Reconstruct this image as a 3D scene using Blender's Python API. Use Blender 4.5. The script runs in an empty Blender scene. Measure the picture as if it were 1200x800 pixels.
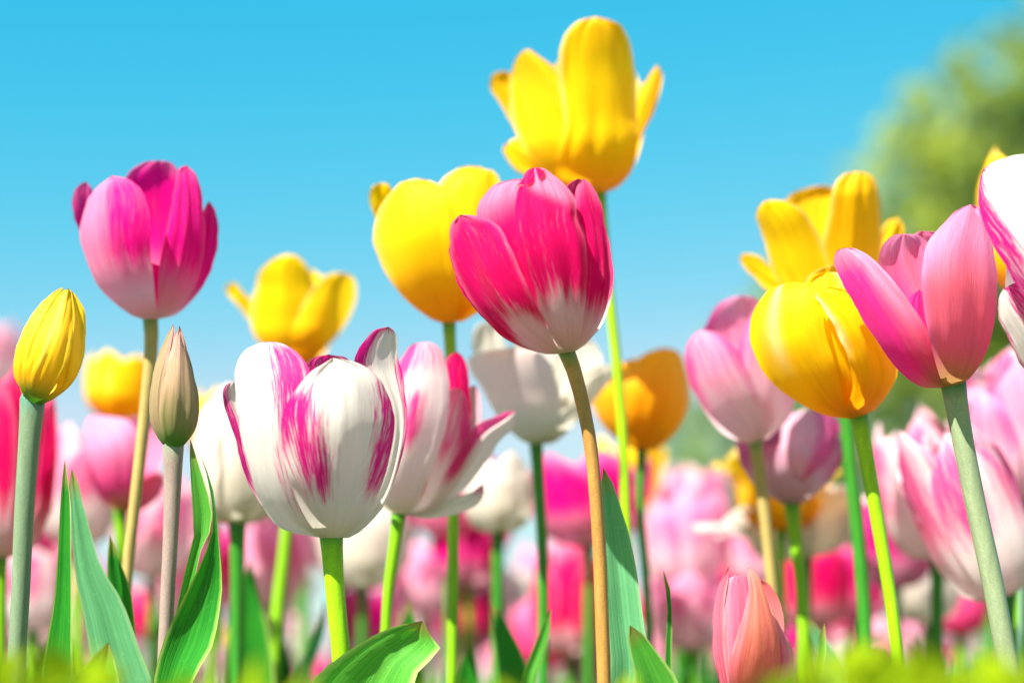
import bpy, math, random
from mathutils import Vector, Matrix, noise
R = math.radians
sc = bpy.context.scene
col = sc.collection

# ------------------------------------------------------------------ camera
F = 2333.33                     # focal length in photo pixels (1200 wide), 70 mm lens
HOR = 795.0
TH = math.atan((HOR - 400.0) / F)
CAM = Vector((0, 0, 0.32))
cam_d = bpy.data.cameras.new('camera'); cam = bpy.data.objects.new('camera', cam_d); col.objects.link(cam)
cam.location = CAM; cam.rotation_euler = (R(90) + TH, 0, 0)
cam_d.lens = 70; cam_d.sensor_width = 36; cam_d.clip_start = 0.02; cam_d.clip_end = 2000
cam_d.dof.use_dof = True; cam_d.dof.focus_distance = 0.715; cam_d.dof.aperture_fstop = 4.8
sc.camera = cam
# ------------------------------------------------------------------ light
SUN_EL = R(48); SUN_DIR = Vector((-0.60, -0.80, 0)).normalized()
sv = Vector((SUN_DIR.x * math.cos(SUN_EL), SUN_DIR.y * math.cos(SUN_EL), math.sin(SUN_EL)))
sl = bpy.data.lights.new('sun', 'SUN'); sl.energy = 5.0; sl.angle = R(0.5); sl.color = (1.0, 0.955, 0.88)
so = bpy.data.objects.new('sun', sl); col.objects.link(so); so.rotation_euler = sv.to_track_quat('Z', 'Y').to_euler()
w = bpy.data.worlds.new('World'); sc.world = w; w.use_nodes = True
wn = w.node_tree; bg = wn.nodes['Background']
sky = wn.nodes.new('ShaderNodeTexSky'); sky.sky_type = 'NISHITA'; sky.sun_disc = False
sky.sun_elevation = SUN_EL; sky.sun_rotation = math.atan2(SUN_DIR.x, SUN_DIR.y)
sky.air_density = 1.0; sky.dust_density = 0.3; sky.ozone_density = 1.6
sp_ = wn.nodes.new('ShaderNodeSeparateColor'); cb_ = wn.nodes.new('ShaderNodeCombineColor')
wn.links.new(sky.outputs[0], sp_.inputs[0])
# white balance and saturation of the sky: per channel gain and contrast
for ch, (gain, ref, ex, top) in enumerate(((.27, 1.65, 3.2, 3.4), (3.03, 2.67, .54, 5.5), (4.67, 4.33, .24, 6.0))):
    a_ = wn.nodes.new('ShaderNodeMath'); a_.operation = 'DIVIDE'; a_.inputs[1].default_value = ref; wn.links.new(sp_.outputs[ch], a_.inputs[0])
    b_ = wn.nodes.new('ShaderNodeMath'); b_.operation = 'POWER'; b_.inputs[1].default_value = ex; wn.links.new(a_.outputs[0], b_.inputs[0])
    c_ = wn.nodes.new('ShaderNodeMath'); c_.operation = 'MULTIPLY'; c_.inputs[1].default_value = gain; wn.links.new(b_.outputs[0], c_.inputs[0])
    d_ = wn.nodes.new('ShaderNodeMath'); d_.operation = 'MINIMUM'; d_.inputs[1].default_value = top; wn.links.new(c_.outputs[0], d_.inputs[0])
    wn.links.new(d_.outputs[0], cb_.inputs[ch])
wn.links.new(cb_.outputs[0], bg.inputs[0])
bg.inputs[1].default_value = 0.0545
sc.view_settings.view_transform = 'Standard'; sc.view_settings.look = 'None'
sc.view_settings.gamma = 1; sc.view_settings.exposure = 1.72
sc.cycles.use_denoising = True
sc.cycles.max_bounces = 10; sc.cycles.transparent_max_bounces = 8; sc.cycles.diffuse_bounces = 6

CT, ST = math.cos(TH), math.sin(TH)
def P(x, y, d):
    a = (x - 600) / F * d; b = (400 - y) / F * d
    return CAM + Vector((a, -ST * b + CT * d, CT * b + ST * d))
def proj(p):
    q = p - CAM; d = q.y * CT + q.z * ST; b = -q.y * ST + q.z * CT
    return (600 + q.x / d * F, 400 - b / d * F, d)
def ss(x, a, b):
    if a == b: return float(x > a)
    t = max(0.0, min(1.0, (x - a) / (b - a))); return t * t * (3 - 2 * t)
def lut(pts, x):
    """smooth monotone-ish cubic through the points"""
    n = len(pts)
    if x <= pts[0][0]: return pts[0][1]
    if x >= pts[-1][0]: return pts[-1][1]
    k = 0
    while pts[k + 1][0] < x: k += 1
    def sl(i):
        if i == 0: return (pts[1][1] - pts[0][1]) / (pts[1][0] - pts[0][0])
        if i == n - 1: return (pts[-1][1] - pts[-2][1]) / (pts[-1][0] - pts[-2][0])
        h0 = pts[i][0] - pts[i - 1][0]; h1 = pts[i + 1][0] - pts[i][0]
        return ((pts[i][1] - pts[i - 1][1]) / h0 * h1 + (pts[i + 1][1] - pts[i][1]) / h1 * h0) / (h0 + h1)
    (a, b), (c, e) = pts[k], pts[k + 1]; h = c - a; t = (x - a) / h
    return (2*t**3-3*t*t+1)*b + (t**3-2*t*t+t)*h*sl(k) + (-2*t**3+3*t*t)*e + (t**3-t*t)*h*sl(k+1)

# ------------------------------------------------------------------ materials
def nt(name):
    m = bpy.data.materials.new(name); m.use_nodes = True
    n = m.node_tree; n.nodes.clear(); return m, n
def N(n, t, **k):
    o = n.nodes.new(t)
    for a, b in k.items(): setattr(o, a, b)
    return o
def mixc(n, fac, a, b, mode='MIX'):
    m = N(n, 'ShaderNodeMix', data_type='RGBA', blend_type=mode)
    for i, v in ((0, fac), (6, a), (7, b)):
        if hasattr(v, 'is_linked') or hasattr(v, 'links'): n.links.new(v, m.inputs[i])
        elif i == 0: m.inputs[0].default_value = v
        else: m.inputs[i].default_value = (*v, 1)
    return m.outputs[2]
def mth(n, op, a, b=None, clamp=False):
    m = N(n, 'ShaderNodeMath', operation=op, use_clamp=clamp)
    for i, v in ((0, a), (1, b)):
        if v is None: continue
        if hasattr(v, 'links'): n.links.new(v, m.inputs[i])
        else: m.inputs[i].default_value = v
    return m.outputs[0]

def petal_mat(name, low, flame, pale, amp=.9, sharp=2.2, trans=.42, green=.6, gcol=(.30, .42, .06), vein=.18, spec=.35, rough=.46, gtop=.14):
    """low = ground colour of the petal, flame = colour where the 'flame' attribute is high, pale = paler margins and tips, with highlights and sheen painted in"""
    m, n = nt(name); L = n.links.new
    uv = N(n, 'ShaderNodeUVMap'); uv.uv_map = 'UVMap'
    s0 = N(n, 'ShaderNodeSeparateXYZ'); L(uv.outputs[0], s0.inputs[0])
    fan = mth(n, 'MULTIPLY', mth(n, 'SUBTRACT', s0.outputs[0], .5), mth(n, 'SUBTRACT', 1.25, mth(n, 'MULTIPLY', s0.outputs[1], .75)))
    fc_ = N(n, 'ShaderNodeCombineXYZ'); L(fan, fc_.inputs[0]); L(s0.outputs[1], fc_.inputs[1])
    mp = N(n, 'ShaderNodeMapping'); mp.inputs['Scale'].default_value = (84, 5, 1); L(fc_.outputs[0], mp.inputs[0])
    oi = N(n, 'ShaderNodeObjectInfo')
    comb = N(n, 'ShaderNodeCombineXYZ'); L(mth(n, 'MULTIPLY', oi.outputs['Random'], 37.0), comb.inputs[0]); L(mth(n, 'MULTIPLY', oi.outputs['Random'], 91.0), comb.inputs[1])
    L(comb.outputs[0], mp.inputs[1])
    ns = N(n, 'ShaderNodeTexNoise'); ns.inputs['Scale'].default_value = 1.0; ns.inputs['Detail'].default_value = 5; ns.inputs['Roughness'].default_value = .72
    L(mp.outputs[0], ns.inputs[0])
    mp2 = N(n, 'ShaderNodeMapping'); mp2.inputs['Scale'].default_value = (12, 2.6, 1); L(uv.outputs[0], mp2.inputs[0]); L(comb.outputs[0], mp2.inputs[1])
    n2 = N(n, 'ShaderNodeTexNoise'); n2.inputs['Scale'].default_value = 1.0; n2.inputs['Detail'].default_value = 3; L(mp2.outputs[0], n2.inputs[0])
    st = mth(n, 'SUBTRACT', ns.outputs[0], .5); st2 = mth(n, 'SUBTRACT', n2.outputs[0], .5)
    fa = N(n, 'ShaderNodeAttribute', attribute_name='flamefac'); pa = N(n, 'ShaderNodeAttribute', attribute_name='pale')
    f = mth(n, 'ADD', fa.outputs['Fac'], mth(n, 'MULTIPLY', st, amp)); f = mth(n, 'ADD', f, mth(n, 'MULTIPLY', st2, amp * .5))
    f = mth(n, 'ADD', mth(n, 'MULTIPLY', mth(n, 'SUBTRACT', f, .5), sharp), .5, clamp=True)
    # nothing where attribute is zero
    gate = mth(n, 'MULTIPLY', fa.outputs['Fac'], 6.0, clamp=True); f = mth(n, 'MULTIPLY', f, gate)
    c = mixc(n, f, low, flame)
    p = mth(n, 'ADD', pa.outputs['Fac'], mth(n, 'MULTIPLY', mth(n, 'MULTIPLY', st, pa.outputs['Fac']), 2.4), clamp=True)
    c = mixc(n, p, c, pale)
    sep = N(n, 'ShaderNodeSeparateXYZ'); L(uv.outputs[0], sep.inputs[0])
    g = N(n, 'ShaderNodeMapRange'); g.inputs[1].default_value = gtop; g.inputs[2].default_value = 0.0; g.inputs[3].default_value = 0; g.inputs[4].default_value = green
    g.interpolation_type = 'SMOOTHSTEP'; L(sep.outputs[1], g.inputs[0])
    c = mixc(n, g.outputs[0], c, gcol)
    vn = mth(n, 'ADD', mth(n, 'MULTIPLY', mth(n, 'ADD', st, mth(n, 'MULTIPLY', st2, .7)), vein * 2), 1.0)
    vm = N(n, 'ShaderNodeVectorMath', operation='SCALE'); L(c, vm.inputs[0]); L(vn, vm.inputs['Scale']); c = vm.outputs[0]
    b = N(n, 'ShaderNodeBsdfPrincipled'); L(c, b.inputs['Base Color']); b.inputs['Roughness'].default_value = rough
    b.inputs['Specular IOR Level'].default_value = spec
    b.inputs['Sheen Weight'].default_value = .04; b.inputs['Sheen Roughness'].default_value = .4
    bp = N(n, 'ShaderNodeBump'); bp.inputs['Strength'].default_value = .55; bp.inputs['Distance'].default_value = .0007
    L(mth(n, 'ADD', ns.outputs[0], n2.outputs[0]), bp.inputs['Height']); L(bp.outputs[0], b.inputs['Normal'])
    t = N(n, 'ShaderNodeBsdfTranslucent'); L(c, t.inputs[0]); L(bp.outputs[0], t.inputs['Normal'])
    mx = N(n, 'ShaderNodeMixShader'); mx.inputs[0].default_value = trans; L(b.outputs[0], mx.inputs[1]); L(t.outputs[0], mx.inputs[2])
    o = N(n, 'ShaderNodeOutputMaterial'); L(mx.outputs[0], o.inputs[0]); return m

def leaf_mat(name, a, b_, trans=.3, rough=.42, scale=30, spec=.4, edge=None):
    m, n = nt(name); L = n.links.new
    uv = N(n, 'ShaderNodeUVMap'); uv.uv_map = 'UVMap'
    mp = N(n, 'ShaderNodeMapping'); mp.inputs['Scale'].default_value = (scale * 1.6, 1.6, 1); L(uv.outputs[0], mp.inputs[0])
    ns = N(n, 'ShaderNodeTexNoise'); ns.inputs['Scale'].default_value = 1.0; ns.inputs['Detail'].default_value = 3; L(mp.outputs[0], ns.inputs[0])
    tc = N(n, 'ShaderNodeTexCoord')
    n3 = N(n, 'ShaderNodeTexNoise'); n3.inputs['Scale'].default_value = 60; n3.inputs['Detail'].default_value = 4; L(tc.outputs['Object'], n3.inputs[0])
    n4 = N(n, 'ShaderNodeTexNoise'); n4.inputs['Scale'].default_value = 900; n4.inputs['Detail'].default_value = 2; L(tc.outputs['Object'], n4.inputs[0])
    f = mth(n, 'ADD', mth(n, 'MULTIPLY', mth(n, 'SUBTRACT', ns.outputs[0], .5), 2.2), mth(n, 'MULTIPLY', n3.outputs[0], .9), clamp=True)
    c = mixc(n, f, a, b_)
    sp = N(n, 'ShaderNodeMapRange'); sp.inputs[1].default_value = .62; sp.inputs[2].default_value = .75; sp.inputs[4].default_value = .25; L(n4.outputs[0], sp.inputs[0])
    c = mixc(n, sp.outputs[0], c, tuple(min(1, x * 1.9 + .03) for x in b_))
    if edge:
        ea = N(n, 'ShaderNodeAttribute', attribute_name='pale'); c = mixc(n, ea.outputs['Fac'], c, edge)
    s1 = N(n, 'ShaderNodeSeparateXYZ'); L(uv.outputs[0], s1.inputs[0])
    tp_ = N(n, 'ShaderNodeMapRange'); tp_.inputs[1].default_value = .972; tp_.inputs[2].default_value = .992; L(mth(n, 'ADD', s1.outputs[1], mth(n, 'MULTIPLY', mth(n, 'SUBTRACT', n3.outputs[0], .5), .03)), tp_.inputs[0])
    c = mixc(n, tp_.outputs[0], c, (.30, .28, .06))
    b = N(n, 'ShaderNodeBsdfPrincipled'); L(c, b.inputs['Base Color']); b.inputs['Roughness'].default_value = rough
    b.inputs['Specular IOR Level'].default_value = spec
    bp = N(n, 'ShaderNodeBump'); bp.inputs['Strength'].default_value = .6; bp.inputs['Distance'].default_value = .0007
    L(ns.outputs[0], bp.inputs['Height']); L(bp.outputs[0], b.inputs['Normal'])
    t = N(n, 'ShaderNodeBsdfTranslucent')
    L(mixc(n, 1.0, c, (1.3, 1.5, .55), 'MULTIPLY'), t.inputs[0])
    mx = N(n, 'ShaderNodeMixShader'); mx.inputs[0].default_value = trans; L(b.outputs[0], mx.inputs[1]); L(t.outputs[0], mx.inputs[2])
    o = N(n, 'ShaderNodeOutputMaterial'); L(mx.outputs[0], o.inputs[0]); return m

def stem_mat(name, main, top=(.035, .17, .02), var=.25):  # top: darker green, partly the flower head's shadow painted in
    m, n = nt(name); L = n.links.new
    tc = N(n, 'ShaderNodeTexCoord'); mp = N(n, 'ShaderNodeMapping'); mp.inputs['Scale'].default_value = (1, 1, .12); L(tc.outputs['Object'], mp.inputs[0])
    ns = N(n, 'ShaderNodeTexNoise'); ns.inputs['Scale'].default_value = 420; ns.inputs['Detail'].default_value = 4; L(mp.outputs[0], ns.inputs[0])
    n3 = N(n, 'ShaderNodeTexNoise'); n3.inputs['Scale'].default_value = 1500; n3.inputs['Detail'].default_value = 2; L(tc.outputs['Object'], n3.inputs[0])
    k = mth(n, 'ADD', mth(n, 'MULTIPLY', mth(n, 'ADD', mth(n, 'SUBTRACT', ns.outputs[0], .5), mth(n, 'SUBTRACT', n3.outputs[0], .5)), var * 2.4), 1.0)
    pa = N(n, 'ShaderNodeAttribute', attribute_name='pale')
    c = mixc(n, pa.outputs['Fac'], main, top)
    vm = N(n, 'ShaderNodeVectorMath', operation='SCALE'); L(c, vm.inputs[0]); L(k, vm.inputs['Scale'])
    b = N(n, 'ShaderNodeBsdfPrincipled'); L(vm.outputs[0], b.inputs['Base Color']); b.inputs['Roughness'].default_value = .42
    b.inputs['Specular IOR Level'].default_value = .4
    b.inputs['Subsurface Weight'].default_value = 0.0
    bp = N(n, 'ShaderNodeBump'); bp.inputs['Strength'].default_value = .3; bp.inputs['Distance'].default_value = .0004
    L(ns.outputs[0], bp.inputs['Height']); L(bp.outputs[0], b.inputs['Normal'])
    o = N(n, 'ShaderNodeOutputMaterial'); L(b.outputs[0], o.inputs[0]); return m

WHITE = (.84, .78, .70)
M = {}
M['flamed'] = petal_mat('petal_white_flamed', (.72, .67, .60), (.62, .004, .20), (.76, .72, .68), amp=3.3, sharp=1.9, trans=.50, green=.35, gcol=(.62, .60, .25), vein=.16)
M['crimson'] = petal_mat('petal_crimson', (.86, .66, .66), (.74, .0005, .125), (.86, .28, .44), amp=1.9, sharp=1.7, trans=.52, spec=.12, rough=.55, green=.4, gcol=(.66, .62, .3), vein=.2)
M['magenta'] = petal_mat('petal_magenta', (.86, .64, .70), (.80, .001, .24), (.86, .34, .58), amp=.9, sharp=1.15, trans=.58, spec=.15, green=.35, gcol=(.6, .58, .3), vein=.16)
M['purple'] = petal_mat('petal_purple', (.80, .50, .60), (.58, .004, .20), (.82, .34, .56), amp=.9, sharp=1.1, trans=.55, spec=.15, green=.5, vein=.16)
M['salmon'] = petal_mat('petal_salmon_pink', (.88, .16, .24), (.82, .03, .29), (.90, .40, .60), amp=1.2, sharp=1.2, trans=.50, spec=.2, green=.8, gcol=(.42, .38, .06), vein=.2, gtop=.24)
M['pink'] = petal_mat('petal_pink', (.88, .66, .70), (.84, .10, .36), (.90, .55, .70), amp=1.4, sharp=1.3, trans=.58, spec=.2, green=.4, gcol=(.6, .58, .3), vein=.14)
M['blush'] = petal_mat('petal_blush', (.86, .77, .73), (.80, .05, .28), (.88, .66, .72), amp=2.0, sharp=1.5, trans=.56, spec=.2, green=.5, gcol=(.55, .56, .25), vein=.14)
M['white'] = petal_mat('petal_white', (.74, .69, .58), (.84, .64, .62), (.86, .82, .76), amp=.6, sharp=1.0, trans=.56, spec=.2, green=.7, gcol=(.46, .52, .16), vein=.12)
M['yellow'] = petal_mat('petal_yellow', (.97, .43, .001), (.98, .62, .002), (.97, .88, .50), amp=.8, sharp=1.0, trans=.50, spec=.2, green=.2, gcol=(.6, .55, .01), vein=.10)  # orange low tone puts the shaded lower petal's warmth into the colour
M['gold'] = petal_mat('petal_golden', (.98, .47, .001), (.99, .63, .002), (.97, .86, .42), amp=.8, sharp=1.0, trans=.46, spec=.2, green=.2, gcol=(.6, .5, .01), vein=.10)  # low: deeper orange painted in for the petal's shaded part
M['orange'] = petal_mat('petal_orange_yellow', (.97, .42, .001), (.98, .50, .001), (.95, .7, .2), amp=.5, sharp=1.0, trans=.5, green=.2, vein=.08)
M['bud_yellow'] = petal_mat('petal_yellow_bud', (.92, .48, .004), (.95, .60, .004), (.95, .80, .2), amp=.8, sharp=1.1, trans=.38, green=1.0, gcol=(.07, .28, .008), vein=.3, gtop=.26)
M['bud_grey'] = petal_mat('petal_green_pink_bud', (.24, .21, .075), (.40, .23, .14), (.72, .32, .32), amp=1.0, sharp=1.0, trans=.22, green=1.0, gcol=(.05, .22, .008), vein=.35, gtop=.26)
M['bud_salmon'] = petal_mat('petal_salmon_bud', (.74, .22, .11), (.86, .16, .28), (.90, .46, .50), amp=1.0, sharp=1.2, trans=.4, green=.3, vein=.35)
M['leaf_blue'] = leaf_mat('leaf_blue_green', (.09, .33, .13), (.16, .44, .20), trans=.25, rough=.5, edge=(.35, .5, .25))
M['leaf'] = leaf_mat('leaf_green', (.008, .15, .012), (.03, .25, .016), trans=.28, rough=.34, edge=(.42, .5, .12))
M['leaf_bright'] = leaf_mat('leaf_bright_green', (.05, .30, .025), (.13, .40, .05), trans=.32, rough=.4, edge=(.5, .6, .2))
M['leaf_far'] = leaf_mat('leaf_background', (.012, .13, .02), (.04, .22, .04), trans=.3, rough=.5)
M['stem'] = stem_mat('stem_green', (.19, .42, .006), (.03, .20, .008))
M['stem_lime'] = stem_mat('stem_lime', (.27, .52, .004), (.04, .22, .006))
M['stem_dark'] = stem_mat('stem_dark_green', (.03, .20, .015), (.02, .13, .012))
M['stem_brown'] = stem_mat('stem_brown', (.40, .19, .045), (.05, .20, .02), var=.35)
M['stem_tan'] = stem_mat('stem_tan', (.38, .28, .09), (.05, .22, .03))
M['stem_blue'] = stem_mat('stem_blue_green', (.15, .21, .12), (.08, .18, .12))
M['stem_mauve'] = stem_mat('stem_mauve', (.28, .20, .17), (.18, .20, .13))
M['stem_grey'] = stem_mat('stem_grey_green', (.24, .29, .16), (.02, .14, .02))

# ------------------------------------------------------------------ mesh helpers
def link(name, me, mat, parent):
    if mat: me.materials.append(mat)
    o = bpy.data.objects.new(name, me); col.objects.link(o)
    if parent: o.parent = parent; o.matrix_parent_inverse = Matrix.Identity(4)
    for p in me.polygons: p.use_smooth = True
    return o
def sheet(name, grid, attrs, mat, parent, origin, sub=1):
    """grid[row][col] of world points -> mesh local to origin; attrs: flame,pale same layout; uv by row/col"""
    nr, nc = len(grid), len(grid[0]); me = bpy.data.meshes.new(name)
    vs = [tuple(p - origin) for r in grid for p in r]
    fs = [(i * nc + j, i * nc + j + 1, (i + 1) * nc + j + 1, (i + 1) * nc + j) for i in range(nr - 1) for j in range(nc - 1)]
    me.from_pydata(vs, [], fs)
    uvl = me.uv_layers.new(name='UVMap')
    us = [(attrs['u'][i][j], attrs['v'][i]) for i in range(nr) for j in range(nc)]
    for lp in me.loops: uvl.data[lp.index].uv = us[lp.vertex_index]
    for k, kn in (('flame', 'flamefac'), ('pale', 'pale')):
        a = me.attributes.new(kn, 'FLOAT', 'POINT'); a.data.foreach_set('value', [x for r in attrs[k] for x in r])
    return link(name, me, mat, parent)

def catmull(pts, n, ease=None):
    p = [Vector(q) for q in pts]; seg = []
    p2 = [p[0] * 2 - p[1]] + p + [p[-1] * 2 - p[-2]]
    fine = []
    for i in range(1, len(p2) - 2):
        a, b, c, d = p2[i - 1:i + 3]
        for k in range(12):
            t = k / 12
            fine.append(.5 * ((2 * b) + (c - a) * t + (2 * a - 5 * b + 4 * c - d) * t * t + (3 * b - a - 3 * c + d) * t ** 3))
    fine.append(p[-1])
    L = [0]
    for a, b in zip(fine, fine[1:]): L.append(L[-1] + (b - a).length)
    out = []; j = 0
    for k in range(n):
        t = k / (n - 1); t = ease(t) if ease else t
        s = t * L[-1]
        while j < len(L) - 2 and L[j + 1] < s: j += 1
        q = (s - L[j]) / max(1e-9, L[j + 1] - L[j]); out.append(fine[j].lerp(fine[j + 1], max(0, min(1, q))))
    return out
ease = lambda t: math.sin(t * math.pi / 2) ** .9 if t > 0 else 0.0

CUP = [(0, .2), (.05, .45), (.13, .68), (.25, .88), (.45, 1.0), (.7, .98), (.88, .85), (1.0, .7), (1.3, .6)]
def to(T, pts): return [(T[0] + x / T[2], T[1] + y / T[2]) for x, y in pts]

SEED = [0]
def opetal(root, T, base, tip, left, right, k, d, axis, cup, mat, flame, pale, tw=0.0, bulge=.10, ridge=1.0, ruf=1.0, nr=40, ncol=19, roll=0.0, label=None, pb=None):
    """a petal whose outline is given in the image plane of the flower and laid round the flower's cup.
    k -1 front of the cup .. +1 back; tw turns it edge-wise in depth; axis = (base, unit dir, H, Rr) in photo px"""
    SEED[0] += 1; sd = SEED[0] * 7.31
    B, A, H, Rr = axis
    bw = (min(.11 * Rr, 12) if cup[0][1] < .25 else .24 * Rr) if abs(k) > .5 else .04 * Rr
    if pb: base = to(T, [pb])[0]
    L_ = catmull([(base[0] + A[1] * bw, base[1] - A[0] * bw)] + to(T, left) + to(T, [tip]), nr, ease)
    R_ = catmull([(base[0] - A[1] * bw, base[1] + A[0] * bw)] + to(T, right) + to(T, [tip]), nr, ease)
    wob = [tuple((noise.noise(Vector((ease(i / (nr - 1)) * 8 + sd, e_, 2.2))) * 2.6 + noise.noise(Vector((ease(i / (nr - 1)) * 21 + sd, e_, 8.2))) * 1.1) * (Rr / 90) * ss(i / (nr - 1), .15, .4) for e_ in (0, 5)) for i in range(nr)]
    grid = []; fl = []; pl = []; U = []; V = []
    for i in range(nr):
        v = ease(i / (nr - 1)); row = []; fr = []; pr = []; ur = []
        for j in range(ncol):
            s = -1 + 2 * j / (ncol - 1)
            s2 = math.sin(s * math.pi / 2) * .35 + s * .65
            t = (s2 + 1) / 2
            q = L_[i].lerp(R_[i], t)
            if i and wob[i]: q = q + (R_[i] - L_[i]).normalized() * (wob[i][0] * (1 - t) ** 3 + wob[i][1] * t ** 3)
            # curved cross rows: middle of the row sits lower towards the tip for a natural mesh flow
            x, y = q.x, q.y
            dx, dy = x - B[0], y - B[1]
            h = (dx * A[0] + dy * A[1]) / H; qq = dx * -A[1] + dy * A[0]
            rr = lut(cup, max(0, h)) * Rr
            e = rr * rr * 1.06 - qq * qq
            root_ = math.sqrt(e) if e > (.22 * rr) ** 2 else .22 * rr * math.exp(-min(3, ((.22 * rr) ** 2 - e) / (rr * rr + 1)))
            env = ss(v, 0, .35)
            wd = (R_[i] - L_[i]).length
            dep = k * root_ + tw * s2 * wd * .5 * env
            out = -1 if k < 0 else 1
            dep += out * bulge * wd * (1 - s2 * s2) * ss(v, .2, .62)
            dep += roll * ss(v, .7, 1.0) * Rr
            # relief: long ridges, midrib groove, ruffled rim
            rg = noise.noise(Vector((s2 * 3.6 + sd, v * 1.1, sd))) * 3.6 + noise.noise(Vector((s2 * 10 + sd, v * 1.4, 3.3))) * 1.3
            mid = -2.4 * math.exp(-(s2 / .09) ** 2) * ss(v, .1, .4)
            rim = noise.noise(Vector((v * 7 + sd, s * .6, 9.1))) * 4.0 * ss(abs(s2), .6, 1)
            rim += noise.noise(Vector((s2 * 3 + sd, v * 5, 5.1))) * 3.0 * ss(v, .6, 1)
            dep += (ridge * (rg + mid) * env + ruf * rim * env) * (Rr / 100)
            dd = d + dep * d / F
            row.append(P(x, y, dd)); fr.append(max(0, min(1, flame(s2, v)))); pr.append(max(0, min(1, pale(s2, v)))); ur.append(t)
        grid.append(row); fl.append(fr); pl.append(pr); U.append(ur); V.append(v)
    o = sheet('petal', grid, {'flame': fl, 'pale': pl, 'u': U, 'v': V}, mat, root, root.location)
    if label: o['label'] = label
    return o

def tube(name, pts, rads, mat, parent, origin, seg=14, topk=.12):
    me = bpy.data.meshes.new(name); vs = []; fs = []; pal = []
    n = len(pts); Ltot = sum((b - a).length for a, b in zip(pts, pts[1:])); acc = 0
    for i, p in enumerate(pts):
        t = (pts[min(i + 1, n - 1)] - pts[max(i - 1, 0)]).normalized()
        a = t.cross(Vector((0, 1, 0))).normalized(); b = t.cross(a)
        if i: acc += (p - pts[i - 1]).length
        for j in range(seg):
            an = 2 * math.pi * j / seg
            rr = rads[i] * (1 + .035 * math.sin(3 * an + i * .21))
            vs.append(tuple(p + (a * math.cos(an) + b * math.sin(an)) * rr - origin))
            pal.append(1 - ss(acc, topk * .55, topk))  # mask of the stem top: its green plus painted shadow under the head
    for i in range(n - 1):
        for j in range(seg):
            fs.append((i * seg + j, i * seg + (j + 1) % seg, (i + 1) * seg + (j + 1) % seg, (i + 1) * seg + j))
    fs.append(tuple(range(seg))); me.from_pydata(vs, [], fs)
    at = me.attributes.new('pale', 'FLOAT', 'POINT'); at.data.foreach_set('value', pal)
    return link(name, me, mat, parent)

def root_at(name, loc, label, cat='tulip', group=None):
    o = bpy.data.objects.new(name, None); col.objects.link(o); o.location = loc
    o.empty_display_size = .02
    o['label'] = label; o['category'] = cat
    if group: o['group'] = group
    return o

def ground_of(path, d):
    """where a stem that follows path (photo px, top to bottom) meets the soil"""
    (x0, y0), (x1, y1) = path[-2], path[-1]
    sl_ = max(-.12, min(.12, (x1 - x0) / max(1, y1 - y0)))
    p = P(x1, y1, d); yb = y1
    while P(x1, yb, d).z > 0.0: yb += 4
    return P(x1 + sl_ * (yb - y1) * .6, yb, d)

def plant(label, path, d, width, mat, name='tulip', topk=.010, group=None, flare=1.4):
    g = ground_of(path, d); g.z = 0
    root = root_at(name, g, label, group=group)
    (x0, y0), (x1, y1) = path[:2]; ln = math.hypot(x1 - x0, y1 - y0)
    top = [P(x0 - (x1 - x0) / ln * 4, y0 - (y1 - y0) / ln * 4, d)] + [P(x, y, d) for x, y in path]
    last = top[-1]
    ctl = top + [last.lerp(g, .08), last.lerp(g, .25), last.lerp(g, .55), g - Vector((0, 0, .01))]
    pts = catmull(ctl, 60)
    r = width / 2 / F * d
    rads = []
    for i in range(60):
        t = i / 59
        rads.append(r * (1 + .25 * t) * (1 + (flare - 1) * math.exp(-t * 26)) * (1 + .04 * math.sin(t * 17 + path[0][0])))
    ax_ = (pts[0] - pts[1]).normalized(); p0 = pts[0]; r0 = rads[0]
    pts = [p0 + ax_ * r0 * .75, p0 + ax_ * r0 * .62, p0 + ax_ * r0 * .35] + pts; rads = [r0 * .2, r0 * .6, r0 * .88] + rads
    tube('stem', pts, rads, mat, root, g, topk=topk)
    return root

def ribbon(root, left, right, tip, d, mat, dtip=0.0, tw=0.0, fold=.35, base_w=14, nr=60, ncol=11, name='leaf', wav=1.0, dcurve=0.0, tws=None, cut=None):
    """leaf: edges in photo px from bottom to tip, carried down to the plant's foot"""
    SEED[0] += 1; sd = SEED[0] * 3.7
    g = root.location; gx, gy, gd = proj(g)
    nl = len(left)
    L0 = [(gx - base_w, gy)] + left; R0 = [(gx + base_w, gy)] + right
    L_ = catmull(L0 + [tip], nr); R_ = catmull(R0 + [tip], nr)
    grid = []; fl = []; pl = []; U = []; V = []
    for i in range(nr):
        v = i / (nr - 1); row = []; ur = []; pr = []
        wd = (R_[i] - L_[i]).length
        twv = tw if tws is None else lut(tws, v)
        for j in range(ncol):
            s = -1 + 2 * j / (ncol - 1); q = L_[i].lerp(R_[i], (s + 1) / 2)
            dep = gd * (1 - ss(v, 0, .45)) + d * ss(v, 0, .45) + dtip * ss(v, .4, 1) + dcurve * math.sin(v * math.pi)
            px = twv * s * wd * .5 + fold * wd * (1 - abs(s) ** 1.4) * .5
            px += wav * (noise.noise(Vector((v * 6 + sd, s * 1.2, 1.7))) * wd * .10 + noise.noise(Vector((s * 7, v * 2 + sd, 4.4))) * 1.0)
            row.append(P(q.x, q.y, dep + px * d / F)); ur.append((s + 1) / 2)
            pr.append(.75 * ss(abs(s), .86, 1.0))
        grid.append(row); U.append(ur); V.append(v); pl.append(pr); fl.append([0] * ncol)
    return sheet(name, grid, {'flame': fl, 'pale': pl, 'u': U, 'v': V}, mat, root, root.location)

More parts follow.
